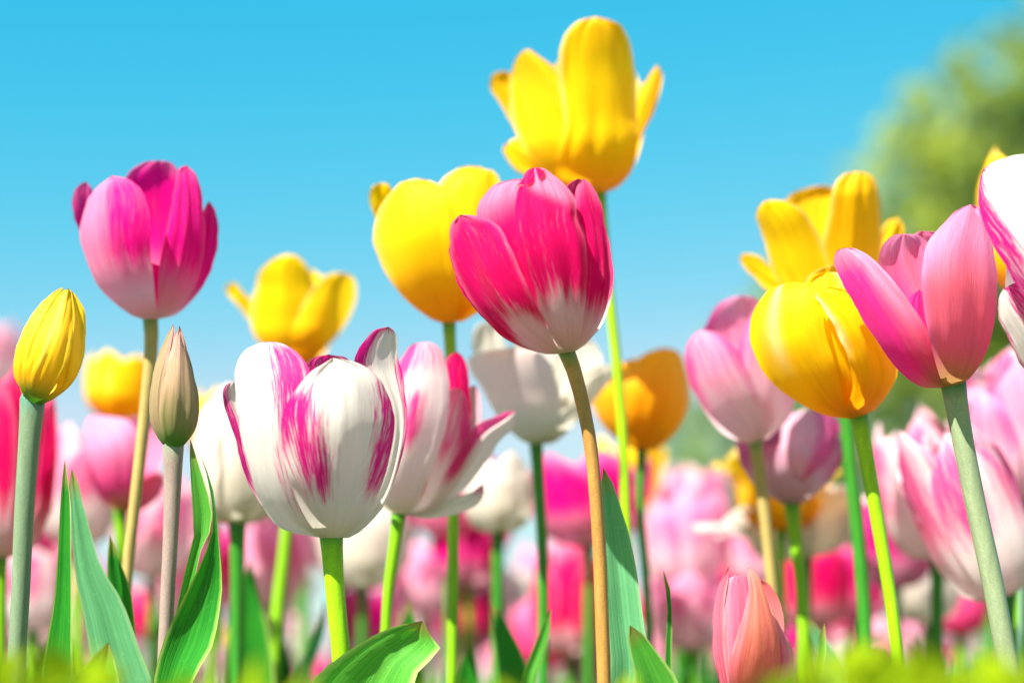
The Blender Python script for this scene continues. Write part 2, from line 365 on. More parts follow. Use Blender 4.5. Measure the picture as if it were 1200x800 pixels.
# ------------------------------------------------------------------ pigment patterns, with painted sheen and rim light (s across -1..1, v along 0..1)
zero = lambda s, v: 0.0
def fade(v0, w_=.16, tip=1.0, edge=0.0):
    return lambda s, v: ss(v + edge * abs(s), v0 - w_, v0 + w_) * (1 - (1 - tip) * ss(v, .8, 1))
def rim(a=.6, t=.85, tipw=.0):  # paler petal margin, with a bright edge halo painted in
    return lambda s, v: a * max(ss(abs(s), t, 1), ss(v, .93, 1.0)) * ss(v, .3, .6) + tipw * ss(v, .6, 1)
def sheen(a, v0=.72):  # sky and sun sheen on the upper petal, painted as paler colour
    return lambda s, v: a * max(ss(v + .12 * abs(s), v0, v0 + .22), ss(abs(s), .86, 1.0) * .7) * ss(v, .25, .5)
def flame_sides(l0=.35, r0=.5, lo=.16, hi=.8, al=1.0, ar=1.0):
    def f(s, v):
        win = ss(v, lo, lo + .2) * (1 - ss(v, hi - .16, hi + .1))
        e = al * ss(-s, l0 - .24, l0 + .3) if s < 0 else ar * ss(s, r0 - .24, r0 + .3)
        return e * win * .95
    return f

def make(label, T, path, d, width, stem, mat, petals, H, Rr, lean=0.0, base=None, cup=CUP, name='tulip', back=True, topk=.010, kw=None, group=None):
    """petals: list of (tip, left, right, k, opts)"""
    root = plant(label, path, d, width, M[stem], name, topk, group)
    base = base or path[0]
    A = (math.sin(R(lean)), -math.cos(R(lean)))
    ax = (base, A, H, Rr)
    kw = kw or {}
    if back:   # the petal at the far side of the cup, seen only through gaps and from other sides
        Q = (A[1] * -1, A[0])
        def pt(h, q): return (base[0] + A[0] * h * H + Q[0] * q * Rr, base[1] + A[1] * h * H + Q[1] * q * Rr)
        T0 = (0, 0, 1)
        o = dict(kw); o.pop('tw', None)
        opetal(root, T0, base, pt(.86, 0), [pt(.12, -.5), pt(.35, -.72), pt(.62, -.7), pt(.8, -.4)], [pt(.12, .5), pt(.35, .72), pt(.62, .7), pt(.8, .4)],
               .85, d, ax, cup, M[mat], o.pop('flame', zero), o.pop('pale', zero), **{a: b for a, b in o.items() if a in ('ruf', 'ridge')})
        opetal(root, T0, base, pt(.36, 0), [pt(.03, -.2), pt(.1, -.36), pt(.2, -.42), pt(.3, -.3)], [pt(.03, .2), pt(.1, .36), pt(.2, .42), pt(.3, .3)],
               -.5, d, ax, cup, M[mat], kw.get('flame', zero), zero, ridge=.5, ruf=.5, nr=24, ncol=13)  # short inner petal, added to cover the sunlit gap at the base
    for tip, left, right, k, op in petals:
        o = dict(kw); o.update(op); mm = M[o.pop('mat', mat)]
        opetal(root, T, base, tip, left, right, k, d, ax, cup, mm, o.pop('flame', zero), o.pop('pale', zero), **o)
    return root
C1 = (0, 160, 2.353); C2 = (240, 160, 2.667); C3 = (240, 360, 2.667); C4 = (420, 0, 3.158); C5 = (420, 180, 3.2); C6 = (780, 160, 2.352)
C7 = (440, 380, 3.0); C8 = (0, 380, 3.636); C9 = (0, 580, 3.636); C10 = (280, 580, 3.636); C11 = (560, 580, 3.636); C12 = (820, 580, 3.158)
C13 = (780, 420, 2.857); C14 = (1100, 140, 2.667)

# ================================================================== setting
def simple_mat(name, a, b_, scale, rough=.9):
    m, n = nt(name); L = n.links.new
    tc = N(n, 'ShaderNodeTexCoord'); ns = N(n, 'ShaderNodeTexNoise'); ns.inputs['Scale'].default_value = scale; ns.inputs['Detail'].default_value = 6
    L(tc.outputs['Object'], ns.inputs[0]); c = mixc(n, ns.outputs[0], a, b_)
    b = N(n, 'ShaderNodeBsdfPrincipled'); L(c, b.inputs['Base Color']); b.inputs['Roughness'].default_value = rough
    bp = N(n, 'ShaderNodeBump'); bp.inputs['Strength'].default_value = .6; bp.inputs['Distance'].default_value = .02; L(ns.outputs[0], bp.inputs['Height']); L(bp.outputs[0], b.inputs['Normal'])
    o = N(n, 'ShaderNodeOutputMaterial'); L(b.outputs[0], o.inputs[0]); return m
me = bpy.data.meshes.new('ground'); S = 600
gv = []; gf = []; K = 40
me.from_pydata([(-S, -S, 0), (S, -S, 0), (S, S, 0), (-S, S, 0)], [], [(0, 1, 2, 3)])
g = link('ground', me, simple_mat('lawn', (.05, .11, .02), (.09, .17, .03), 3), None); g['kind'] = 'structure'
me = bpy.data.meshes.new('flower_bed_soil'); rnd = random.Random(3); nx, ny = 60, 90
vs = []
for j in range(ny + 1):
    for i in range(nx + 1):
        x = -3.2 + 6.4 * i / nx; y = .15 + 9.5 * j / ny
        ed = min(i, nx - i, j, ny - j)
        vs.append((x, y, .004 + (.012 * noise.noise(Vector((x * 9, y * 9, 0))) + .014) * min(1, ed / 2)))
me.from_pydata(vs, [], [(j * (nx + 1) + i, j * (nx + 1) + i + 1, (j + 1) * (nx + 1) + i + 1, (j + 1) * (nx + 1) + i) for j in range(ny) for i in range(nx)])
g = link('soil', me, simple_mat('soil', (.05, .032, .02), (.12, .08, .05), 40), None); g['kind'] = 'structure'

leafm = {}
def tree_mat(name, a, b_):
    m, n = nt(name); L = n.links.new
    tc = N(n, 'ShaderNodeTexCoord'); ns = N(n, 'ShaderNodeTexNoise'); ns.inputs['Scale'].default_value = .55; ns.inputs['Detail'].default_value = 3
    L(tc.outputs['Object'], ns.inputs[0])
    f = mth(n, 'ADD', mth(n, 'MULTIPLY', mth(n, 'SUBTRACT', ns.outputs[0], .5), 3.5), .5, clamp=True); c = mixc(n, f, a, b_)
    d = N(n, 'ShaderNodeBsdfDiffuse'); L(c, d.inputs[0]); t = N(n, 'ShaderNodeBsdfTranslucent'); L(c, t.inputs[0])
    mx = N(n, 'ShaderNodeMixShader'); mx.inputs[0].default_value = .4; L(d.outputs[0], mx.inputs[1]); L(t.outputs[0], mx.inputs[2])
    o = N(n, 'ShaderNodeOutputMaterial'); L(mx.outputs[0], o.inputs[0]); return m
bark = simple_mat('bark', (.09, .07, .05), (.18, .14, .10), 8)
def tree(label, x, y, h, clumps, mat, nleaf, ls, seed, trunk_r=.25):
    rn = random.Random(seed); root = root_at('tree', Vector((x, y, 0)), label, 'tree')
    vs = []; fs = []
    for (cx, cy, cz, r) in clumps:
        # limb clumps, each made of smaller twig clusters
        for _ in range(int(nleaf * r * r)):
            while 1:
                p = Vector((rn.uniform(-1, 1), rn.uniform(-1, 1), rn.uniform(-1, 1)))
                if .35 < p.length < 1: break
            nn = noise.noise(p * 2.3 + Vector((cx, cy, cz)))
            if nn < -.04: continue
            c = Vector((cx, cy, cz)) + p * r * (1 + .35 * nn)
            a = Vector((rn.gauss(0, 1), rn.gauss(0, 1), rn.gauss(0, 1))).normalized(); b = a.cross(Vector((rn.gauss(0, 1), rn.gauss(0, 1), rn.gauss(0, 1)))).normalized()
            s = ls * rn.uniform(.6, 1.3); k = len(vs)
            vs += [tuple(c - a * s), tuple(c + b * s * .5), tuple(c + a * s), tuple(c - b * s * .5)]; fs.append((k, k + 1, k + 2, k + 3))
    me = bpy.data.meshes.new('crown'); me.from_pydata(vs, [], fs); link('crown', me, mat, root)
    pts = [Vector((0, 0, h * .62 * t / 8)) + Vector((.1 * math.sin(t), .1 * math.cos(t * 1.3), 0)) for t in range(9)]
    tube('trunk', pts[::-1], [trunk_r * (.35 + .65 * (t / 8)) for t in range(9)], bark, root, Vector((0, 0, 0)))
    for (cx, cy, cz, r) in clumps[:8]:
        a = Vector((0, 0, h * .3)); b = Vector((cx, cy, cz))
        pp = [a.lerp(b, t / 5) + Vector((0, 0, .3 * math.sin(t / 5 * math.pi))) for t in range(6)]
        tube('limb', pp[::-1], [trunk_r * (.12 + .35 * t / 5) for t in range(6)], bark, root, Vector((0, 0, 0)), seg=8)
    return root
tg = P(1330, 795, 24); tp = []
rn = random.Random(5)
def clump_px(x, y, d, r, dy=0):   # crown lobe around a direction, relative to tree foot
    q = P(x, y, d) ; return (q.x - tg.x, q.y - tg.y + dy, q.z, r)
tp = [clump_px(1330, 60, 24, 1.5), clump_px(1240, 150, 24, 1.1, -.6), clump_px(1180, 210, 24, 1.0, .5), clump_px(1110, 270, 24, .95, -.4), clump_px(1200, 330, 24, 1.3, .6),
      clump_px(1075, 225, 24, .85), clump_px(1125, 155, 24, .8), clump_px(1025, 320, 24, .7, .6), clump_px(935, 345, 24, .6), clump_px(890, 400, 24, .6, .4), clump_px(1175, 95, 24, .7), clump_px(1060, 330, 24, .85), clump_px(1090, 410, 24, 1.0, .5), clump_px(990, 420, 24, .7, -.5), clump_px(1150, 470, 24, 1.1), clump_px(1280, 300, 24, 1.4, -1),
      clump_px(1400, 200, 24, 1.6), clump_px(1420, 400, 24, 1.7), clump_px(1250, 450, 24, 1.3, 1), clump_px(1040, 500, 24, .8), clump_px(1500, 300, 24, 1.5, .8)]
tree('large leafy tree rising behind the yellow tulips at the right', tg.x, tg.y, 8, tp, tree_mat('foliage_spring', (.12, .20, .03), (.34, .40, .07)), 800, .13, 5, .3)
tg = P(900, 795, 34)
tp = [clump_px(870, 420, 34, .8), clump_px(900, 470, 34, 1.1), clump_px(830, 520, 34, .9), clump_px(950, 520, 34, 1.3), clump_px(880, 560, 34, 1.3), clump_px(800, 585, 34, .8), clump_px(1000, 600, 34, 1.4), clump_px(900, 640, 34, 1.5)]
tree('smaller green tree low behind the pink tulips, left of the large tree', tg.x, tg.y, 5, tp, tree_mat('foliage_mid', (.14, .24, .07), (.28, .38, .12)), 800, .13, 8, .16)

# ================================================================== foreground tulips (in focus)
# white tulip with magenta flames
H1 = make('white tulip with magenta feathered flames, largest bloom in focus, on bright green stem', C3,
 [(388, 630), (392, 690), (399, 760), (401, 800)], .715, 21, 'stem_lime', 'flamed', [
 ((385, 147), [(330, 690), (312, 450), (312, 230), (330, 165)], [(460, 690), (500, 450), (485, 250), (450, 165)], .8, dict(flame=lambda s, v: .9 * ss(v, .55, .8), pale=zero)),
 ((92, 232), [(230, 670), (140, 560), (108, 460), (78, 360), (57, 290), (66, 245)], [(300, 690), (230, 560), (170, 400), (140, 280), (120, 240)], .25, dict(flame=lambda s, v: .95 * ss(-s, .15, .6) * ss(v, .3, .5) * (1 - .5 * ss(v, .8, 1)))),
 ((572, 61), [(440, 690), (530, 560), (566, 420), (560, 300), (500, 212), (464, 172), (486, 118), (530, 74)], [(470, 712), (560, 620), (606, 500), (630, 380), (628, 270), (612, 180), (604, 110), (592, 76)], .12,
   dict(flame=lambda s, v: max(.95 * ss(-s, .1, .7) * ss(v, .62, .8), .9 * ss(s, .62, .9) * ss(v, .3, .5) * (1 - ss(v, .8, .9)), .8 * ss(v, .93, 1)), tw=.35)),
 ((200, 106), [(245, 694), (185, 630), (140, 520), (112, 410), (98, 300), (97, 200), (120, 140), (160, 114)], [(375, 705), (350, 600), (330, 450), (338, 300), (335, 220), (318, 175), (280, 135), (240, 112)], -.82,
   dict(flame=lambda s, v: .9 * ss(s, -.3, .4) * ss(v, .1, .36) * (1 - .6 * ss(v, .8, 1)) + .75 * ss(-s, .93, 1.0) * ss(v, .3, .4) * (1 - ss(v, .6, .7)), bulge=.03)),
 ((402, 158), [(345, 700), (305, 640), (265, 540), (243, 440), (235, 370), (252, 310), (290, 250), (340, 195)], [(440, 715), (500, 660), (548, 570), (578, 470), (592, 380), (582, 300), (558, 240), (510, 192), (460, 168)], -1.07,
   dict(flame=lambda s, v: max(.98 * math.exp(-((s + .88 - (.76 - v) * .9) / .42) ** 2) * ss(v, .16, .36) * (1 - ss(v, .66, .86)), .85 * math.exp(-((s - .98 + (.75 - v) * .28) / .30) ** 2) * ss(v, .16, .36) * (1 - ss(v, .62, .82))) + .18 * ss(abs(s), .93, 1) * ss(v, .4, .5), bulge=.12, ridge=2.4)),
 ], 240, 104, kw=dict(pale=zero))

# crimson tulip
fc = fade(.27, .16)
H2 = make('crimson tulip with white base and pale pink rim sheen, in focus at the centre', C5,
 [(664, 413), (677, 450), (693, 530), (702, 640), (706, 740), (708, 800)], .705, 15, 'stem_brown', 'crimson', [
 ((825, 93), [(770, 600), (760, 300), (775, 140), (795, 108)], [(850, 600), (850, 300), (850, 160), (840, 105)], .75, {}),
 ((345, 330), [(690, 750), (560, 700), (470, 620), (400, 540), (360, 450), (341, 380)], [(740, 730), (600, 640), (480, 520), (400, 400), (370, 350)], -.3, dict(pale=zero)),
 ((600, 93), [(720, 715), (600, 590), (500, 420), (452, 290), (442, 220), (458, 170), (500, 122), (550, 103)], [(790, 700), (790, 500), (730, 300), (680, 160), (640, 110)], -.62, dict(pale=sheen(.75, .7))),
 ((845, 93), [(812, 700), (830, 560), (845, 420), (835, 300), (812, 200), (818, 130)], [(862, 705), (910, 630), (938, 540), (943, 420), (932, 300), (912, 200), (878, 125)], -.72, dict(pale=sheen(.5, .86), tw=-.1)),
 ((662, 51), [(745, 715), (690, 620), (640, 500), (602, 400), (585, 300), (590, 200), (605, 120), (630, 66)], [(808, 735), (838, 660), (853, 540), (858, 420), (848, 320), (822, 235), (812, 175), (765, 112), (705, 60)], -.94,
   dict(flame=lambda s, v: ss(v - .05 * (1 - abs(s)), .12, .40), pale=lambda s, v: .8 * ss(v + .1 * s, .77, .86) * (1 - ss(-s + (v - .9) * 3, .35, .6) * .9) + .4 * ss(s, .9, 1) * ss(v, .3, .5), ridge=2.4, bulge=.1)),  # paler lip: sheen of the curled top painted in
 ((700, 66), [(622, 96), (640, 66), (668, 56)], [(640, 116), (676, 96), (696, 80)], -1.0, dict(pb=(617, 120), flame=lambda s, v: 1.0, pale=zero, bulge=.05, ridge=.3, ruf=.2)),
 ((380, 229), [(720, 752), (620, 726), (530, 668), (440, 580), (376, 480), (348, 400), (342, 320), (350, 262)], [(765, 722), (700, 630), (650, 530), (605, 430), (572, 350), (545, 292), (500, 254), (430, 234)], -1.02,
   dict(flame=lambda s, v: ss(v + .2 * s * s * (1 if s < 0 else .8), .22, .48), pale=sheen(.65, .9), bulge=.12)),
 ], 222, 92, lean=-8, kw=dict(flame=fc, pale=sheen(.35, .85)))

# salmon pink tulip right
fs_ = lambda s, v: .5 + .6 * ss(-s, -.2, .7) * (1 - ss(v, .85, 1)) - .4 * ss(-abs(s), -.35, 0) * ss(v, .2, .5)
H3 = make('salmon pink tulip with slim pointed petals on thick grey-green stem, in focus at right', C6,
 [(1117, 452), (1127, 510), (1143, 590), (1163, 680), (1178, 760), (1186, 800)], .725, 23, 'stem_grey', 'salmon', [
 ((662, 268), [(765, 660), (700, 560), (640, 460), (600, 390), (586, 340), (600, 296), (630, 273)], [(800, 640), (775, 500), (750, 380), (735, 310), (700, 275)], .5, dict(pale=lambda s, v: .25 + .5 * ss(v, .5, 1))),
 ((700, 420), [(740, 670), (690, 600), (660, 520), (670, 450)], [(790, 660), (760, 560), (730, 480), (715, 440)], -.5, dict(flame=lambda s, v: 1.0, pale=zero)),
 ((490, 306), [(705, 690), (640, 642), (580, 560), (520, 465), (484, 395), (466, 350), (468, 318)], [(775, 665), (750, 600), (705, 505), (645, 420), (585, 350), (530, 312)], -.75, dict(flame=lambda s, v: .35 + .7 * ss(-s, -.5, .5) * (1 - ss(v, .75, .95)), pale=lambda s, v: .65 * ss(s, .1, .8) * ss(v, .3, .6) + .5 * ss(v, .8, 1), bulge=.05)),
 ((842, 187), [(758, 668), (735, 590), (714, 490), (704, 400), (712, 330), (735, 275), (770, 232), (805, 202)], [(830, 675), (872, 620), (900, 545), (913, 450), (908, 340), (892, 260), (868, 200)], -.95, dict(flame=lambda s, v: .55 * ss(v, .5, .8) + .4 * ss(abs(s), .6, 1), pale=lambda s, v: .6 * ss(v + .15 * abs(s), .55, .9) + .25 * ss(-s, .7, 1), bulge=.13, ridge=1.4)),
 ], 216, 82, lean=-12, kw=dict(flame=fs_, pale=lambda s, v: .4 * ss(v, .6, 1)))

# yellow egg shaped tulip right
fy = lambda s, v: ss(v, .1, .5)
H4 = make('closed egg-shaped yellow tulip with folded petals between pink tulips at right', C6,
 [(1006, 488), (1016, 540), (1030, 620), (1042, 690), (1049, 740), (1053, 790)], .765, 15, 'stem_lime', 'yellow', [
 ((460, 352), [(480, 740), (400, 600), (370, 480), (385, 400), (420, 368)], [(560, 720), (560, 600), (540, 480), (510, 400), (485, 365)], .4, {}),
 ((332, 404), [(440, 768), (365, 732), (290, 676), (245, 605), (231, 540), (247, 472), (282, 425)], [(500, 740), (470, 640), (440, 540), (425, 460), (400, 415), (365, 402)], -.95, dict(pale=lambda s, v: .5 * math.exp(-((s + .35) / .16) ** 2) * ss(v, .35, .6), bulge=.15)),  # pale streak is a gloss highlight painted along the petal
 ((445, 372), [(480, 760), (420, 680), (375, 560), (365, 470), (385, 405), (415, 380)], [(540, 745), (555, 650), (545, 560), (540, 470), (510, 400), (480, 378)], -.72, dict(bulge=.02, ridge=1.4, ruf=1.2, pale=lambda s, v: .45 * ss(s, .3, .8) * ss(v, .4, .7))),  # whitish highlight of the fold painted on its right side
 ((425, 425), [(500, 755), (515, 690), (505, 620), (475, 540), (430, 470), (413, 438)], [(575, 755), (618, 700), (640, 640), (612, 550), (565, 475), (505, 425), (460, 414)], -1.0, dict(pale=lambda s, v: .7 * ss(-s, .55, .95) * ss(v, .4, .6), bulge=.16, ridge=2.0, ruf=1.5)),  # left edge carries a painted white glint
 ], 190, 84, lean=-17, kw=dict(flame=fy, pale=rim(.4)))

# yellow bud left
H5 = make('plump yellow tulip bud with green base on blue-green stem at the left edge', C1,
 [(38, 472), (34, 520), (28, 600), (24, 690), (20, 760), (19, 800)], .71, 21, 'stem_blue', 'bud_yellow', [
 ((176, 417), [(62, 705), (37, 655), (44, 585), (70, 520), (112, 460), (150, 427)], [(100, 690), (110, 600), (140, 520), (165, 450)], -.8, dict(pale=rim(.5))),
 ((196, 424), [(150, 700), (160, 600), (170, 500), (185, 440)], [(150, 722), (200, 680), (228, 620), (236, 550), (235, 490), (215, 445)], -.8, dict(pale=rim(.4))),
 ((188, 418), [(72, 710), (66, 650), (92, 580), (130, 500), (162, 435)], [(140, 705), (180, 640), (200, 560), (208, 480), (200, 435)], -1.0, dict(bulge=.16, pale=lambda s, v: .6 * math.exp(-((s + .3) / .12) ** 2) * ss(v, .2, .5))),
 ], 140, 42, lean=16, name='tulip_bud', cup=[(0, .3), (.08, .62), (.2, .9), (.4, 1), (.6, .85), (.8, .55), (1, .2)], kw=dict(flame=fy, ridge=2.4))
H6 = make('slender grey-green and pink tulip bud beside the tan stem at left', C8,
 [(203, 526), (202, 570), (199, 640), (195, 720), (192, 800)], .715, 17, 'stem_mauve', 'bud_grey', [
 ((737, 0), [(680, 495), (645, 430), (636, 350), (644, 250), (668, 150), (702, 65)], [(730, 480), (705, 380), (712, 250), (735, 130), (745, 40)], -.75, dict(pale=lambda s, v: .9 * ss(v, .5, .95) * ss(s, -.4, .6))),
 ((770, 40), [(740, 480), (750, 300), (765, 150), (765, 80)], [(790, 508), (836, 440), (849, 335), (828, 220), (795, 100)], -.7, dict(flame=lambda s, v: .2)),
 ((765, 6), [(702, 490), (680, 400), (684, 300), (712, 170), (742, 60)], [(775, 500), (815, 430), (828, 320), (812, 180), (788, 70)], -1.0, dict(bulge=.16, flame=lambda s, v: ss(v, .2, .6) * .8, pale=lambda s, v: .4 * ss(v, .6, 1) + .4 * ss(-s, .9, 1))),
 ], 145, 29, name='tulip_bud', cup=[(0, .3), (.08, .65), (.2, .92), (.4, 1), (.6, .8), (.8, .48), (1, .12)], kw=dict(flame=lambda s, v: .5, ridge=2.2))
# salmon bud at the bottom right
H14 = make('half-open salmon pink bud low at bottom right, with orange outer petal', C12,
 [(880, 822), (882, 860), (884, 900)], .72, 18, 'stem_dark', 'bud_salmon', [
 ((140, 291), [(110, 690), (92, 560), (90, 420), (100, 320)], [(200, 690), (200, 500), (190, 380), (172, 308)], -.3, dict(flame=lambda s, v: 1.0, pale=lambda s, v: .4 * ss(-s, .2, .9))),
 ((108, 266), [(90, 720), (62, 640), (47, 540), (50, 430), (70, 340), (92, 285)], [(130, 720), (104, 610), (96, 500), (92, 400), (104, 310)], -.35, dict(flame=lambda s, v: .8, pale=lambda s, v: .6 * ss(s, .2, .8))),
 ((300, 488), [(250, 700), (255, 600), (240, 440), (228, 350), (250, 380)], [(280, 720), (310, 640), (320, 560), (312, 510)], -.1, dict(flame=lambda s, v: .1, pale=lambda s, v: .5)),
 ((268, 458), [(240, 720), (262, 640), (262, 520), (262, 470)], [(280, 740), (330, 670), (352, 610), (330, 540), (295, 485)], -.4, dict(flame=lambda s, v: 1.0, pale=lambda s, v: .45 * ss(s, -.2, .6))),
 ((179, 265), [(120, 720), (104, 640), (130, 540), (160, 440), (180, 350), (176, 290)], [(250, 740), (292, 650), (296, 540), (272, 450), (245, 370), (215, 300)], -1.0, dict(bulge=.14, flame=lambda s, v: .25 + .4 * ss(-s, .3, 1), pale=lambda s, v: .3 * ss(v, .85, 1) + .4 * ss(-s, .85, 1))),
 ], 170, 48, lean=2, name='tulip_bud', kw=dict(ridge=1.2, flame=lambda s, v: .5))

# ------------------------------------------------------------------ second row (slightly out of focus)
fm = fade(.25, .26)
H7 = make('magenta pink tulip with pale base standing tall at upper left on tan stem', C1,
 [(176, 373), (177, 410), (168, 500), (158, 590), (150, 660), (146, 720), (146, 790)], .80, 13, 'stem_tan', 'magenta', [
 ((234, 124), [(330, 440), (250, 320), (212, 245), (200, 190), (206, 148)], [(360, 400), (300, 260), (262, 170), (250, 140)], .3, dict(pale=sheen(.3, .8))),
 ((440, 66), [(400, 450), (350, 300), (340, 180), (352, 108), (395, 72)], [(470, 450), (510, 300), (505, 150), (480, 78)], .35, dict(pale=sheen(.5, .85))),
 ((578, 178), [(480, 470), (510, 400), (540, 300), (560, 205)], [(490, 488), (560, 412), (592, 335), (604, 262), (596, 208)], -.4, dict(pale=sheen(.3, .9))),
 ((512, 78), [(432, 480), (440, 350), (470, 200), (488, 100)], [(470, 492), (535, 420), (564, 310), (562, 190), (542, 112)], -.7, dict(pale=sheen(.35, .9))),
 ((310, 108), [(365, 494), (315, 458), (268, 408), (234, 330), (221, 260), (234, 195), (262, 145)], [(432, 490), (424, 400), (414, 300), (410, 200), (392, 148), (350, 118)], -1.0, dict(flame=lambda s, v: ss(v, .12, .5) * (.95 - .3 * ss(-s, -.2, .6)), pale=lambda s, v: .5 * ss(-s, .1, .8) * ss(v, .3, .7) + .55 * ss(v, .82, 1), bulge=.13)),  # gloss on the sunlit left side painted as paler colour
 ], 186, 84, kw=dict(flame=fm, pale=rim(.4)), base=(176, 374))
H8 = make('yellow tulip cup with frilled right rim just left of the crimson tulip', C5,
 [(526, 378), (529, 440), (531, 540), (531, 640), (530, 790)], .84, 12, 'stem', 'yellow', [
 ((75, 110), [(200, 540), (90, 300), (60, 225), (40, 170), (48, 126)], [(240, 480), (160, 260), (135, 160), (110, 115)], .4, {}),
 ((440, 48), [(330, 600), (290, 400), (280, 220), (306, 112), (350, 70), (400, 48)], [(400, 625), (500, 540), (550, 340), (545, 200), (530, 100), (500, 62), (480, 66), (462, 50)], -.5, dict(ruf=2.2)),
 ((222, 94), [(280, 625), (185, 555), (112, 465), (65, 370), (54, 300), (75, 225), (112, 155), (160, 108)], [(370, 610), (385, 480), (380, 320), (360, 200), (325, 138), (275, 104)], -1.0, dict(pale=lambda s, v: .25 * ss(-s, .8, 1) * ss(v, .2, .4) + .4 * ss(v, .92, 1))),
 ], 190, 80, kw=dict(flame=fy, pale=rim(.45)), lean=-3)
H9 = make('tallest yellow tulip, wide open above the crimson one against blue sky', C4,
 [(703, 226), (712, 330), (722, 420), (729, 500), (733, 600), (737, 700), (740, 790)], .885, 11, 'stem_lime', 'gold', [
 ((530, 262), [(740, 650), (620, 560), (560, 450), (500, 350), (487, 305), (500, 275)], [(800, 600), (700, 420), (620, 320), (565, 272)], .55, dict(flame=lambda s, v: .2)),
 ((1110, 240), [(960, 640), (990, 520), (1025, 370), (1070, 285)], [(985, 660), (1030, 540), (1080, 440), (1118, 340), (1127, 285)], -.1, dict(flame=lambda s, v: .3)),
 ((560, 522), [(760, 706), (650, 655), (590, 635), (548, 590), (536, 550)], [(820, 640), (720, 560), (650, 525), (600, 510)], -.4, {}),
 ((628, 182), [(800, 690), (700, 640), (630, 580), (580, 480), (560, 340), (570, 240), (596, 200)], [(870, 650), (880, 540), (850, 440), (790, 330), (735, 260), (680, 215)], -.7, dict(flame=lambda s, v: 1.0 - .8 * ss(v + .3 * s, .5, .85))),  # diagonal orange area: shadow painted across the petal
 ((880, 62), [(760, 690), (730, 600), (760, 470), (750, 360), (738, 250), (757, 150), (805, 85)], [(945, 705), (1008, 640), (1034, 540), (1030, 420), (1028, 300), (1010, 180), (975, 98), (935, 76)], -.92, dict(flame=lambda s, v: .25 + .75 * ss(v, .1, .35) * (1 - ss(v, .6, .9)) , ridge=2.2)),
 ], 205, 78, lean=-4, kw=dict(flame=fy, pale=rim(.5)), cup=[(0, .15), (.05, .5), (.13, .8), (.25, 1.0), (.45, 1.05), (.7, 1.15), (.88, 1.3), (1.0, 1.4)])
H10 = make('wide open golden yellow tulip behind the closed yellow one', C6,
 [(972, 400), (990, 480), (996, 540), (1005, 620), (1012, 700), (1016, 790)], .88, 15, 'stem_dark', 'gold', [
 ((208, 324), [(400, 500), (300, 440), (235, 380), (205, 345)], [(430, 480), (350, 400), (290, 355), (240, 324)], .1, dict(flame=lambda s, v: .9)),
 ((285, 174), [(400, 500), (310, 400), (270, 290), (250, 220), (262, 185)], [(500, 540), (470, 400), (400, 230), (340, 180)], -.9, {}),
 ((436, 134), [(400, 520), (330, 350), (310, 230), (335, 165), (385, 142)], [(500, 520), (520, 350), (500, 220), (470, 150)], .4, dict(flame=lambda s, v: .2)),
 ((530, 96), [(440, 540), (430, 350), (450, 200), (470, 130), (495, 104)], [(540, 540), (590, 380), (594, 250), (590, 150), (568, 108)], -.75, dict(flame=lambda s, v: .35)),
 ((640, 222), [(510, 500), (560, 380), (580, 290), (608, 238)], [(540, 530), (600, 420), (645, 300), (656, 250)], -.1, dict(flame=lambda s, v: .6)),
 ], 170, 80, lean=-5, kw=dict(flame=fy, pale=rim(.4)), cup=[(0, .15), (.05, .5), (.13, .8), (.25, 1.0), (.45, 1.05), (.7, 1.15), (.88, 1.3), (1.0, 1.4)])
H11 = make('small open yellow tulip peeking above the white flamed tulip', C2,
 [(348, 432), (345, 500), (338, 600), (332, 660), (325, 720), (320, 790)], .98, 14, 'stem', 'gold', [
 ((76, 456), [(240, 640), (150, 580), (95, 520), (64, 480)], [(260, 600), (180, 540), (130, 495), (100, 460)], .2, {}),
 ((265, 368), [(250, 700), (160, 630), (140, 540), (155, 480), (172, 420), (215, 380)], [(350, 700), (370, 600), (345, 470), (325, 415), (300, 378)], -.85, {}),
 ((430, 424), [(270, 700), (265, 620), (310, 520), (345, 465), (390, 430)], [(350, 690), (425, 610), (462, 540), (476, 480), (462, 438)], -.92, {}),
 ], 140, 62, kw=dict(flame=fy, pale=rim(.5)), cup=[(0, .15), (.05, .5), (.13, .8), (.25, 1.0), (.45, 1.05), (.7, 1.15), (.88, 1.3), (1.0, 1.4)])
fp = lambda s, v: ss(v, .2, .7) * .6 + .35 * ss(abs(s), .5, 1) * ss(v, .1, .4)
H15 = make('pink tulip on salmon stem, left of the closed yellow tulip', C6,
 [(885, 518), (892, 570), (899, 630), (906, 700), (912, 790)], .86, 13, 'stem_tan', 'pink', [
 ((215, 437), [(200, 760), (130, 640), (105, 540), (135, 475), (175, 446)], [(300, 760), (310, 600), (280, 500), (250, 448)], .4, {}),
 ((300, 470), [(240, 800), (200, 650), (210, 540), (250, 485)], [(290, 825), (345, 765), (360, 650), (330, 520)], -.7, {}),
 ((92, 533), [(205, 838), (150, 795), (105, 745), (65, 680), (54, 610), (62, 565)], [(275, 790), (250, 700), (215, 620), (170, 560), (125, 536)], -1, {}),
 ], 176, 68, lean=-16, kw=dict(flame=fp, pale=lambda s, v: .35 * ss(v, .7, 1)))
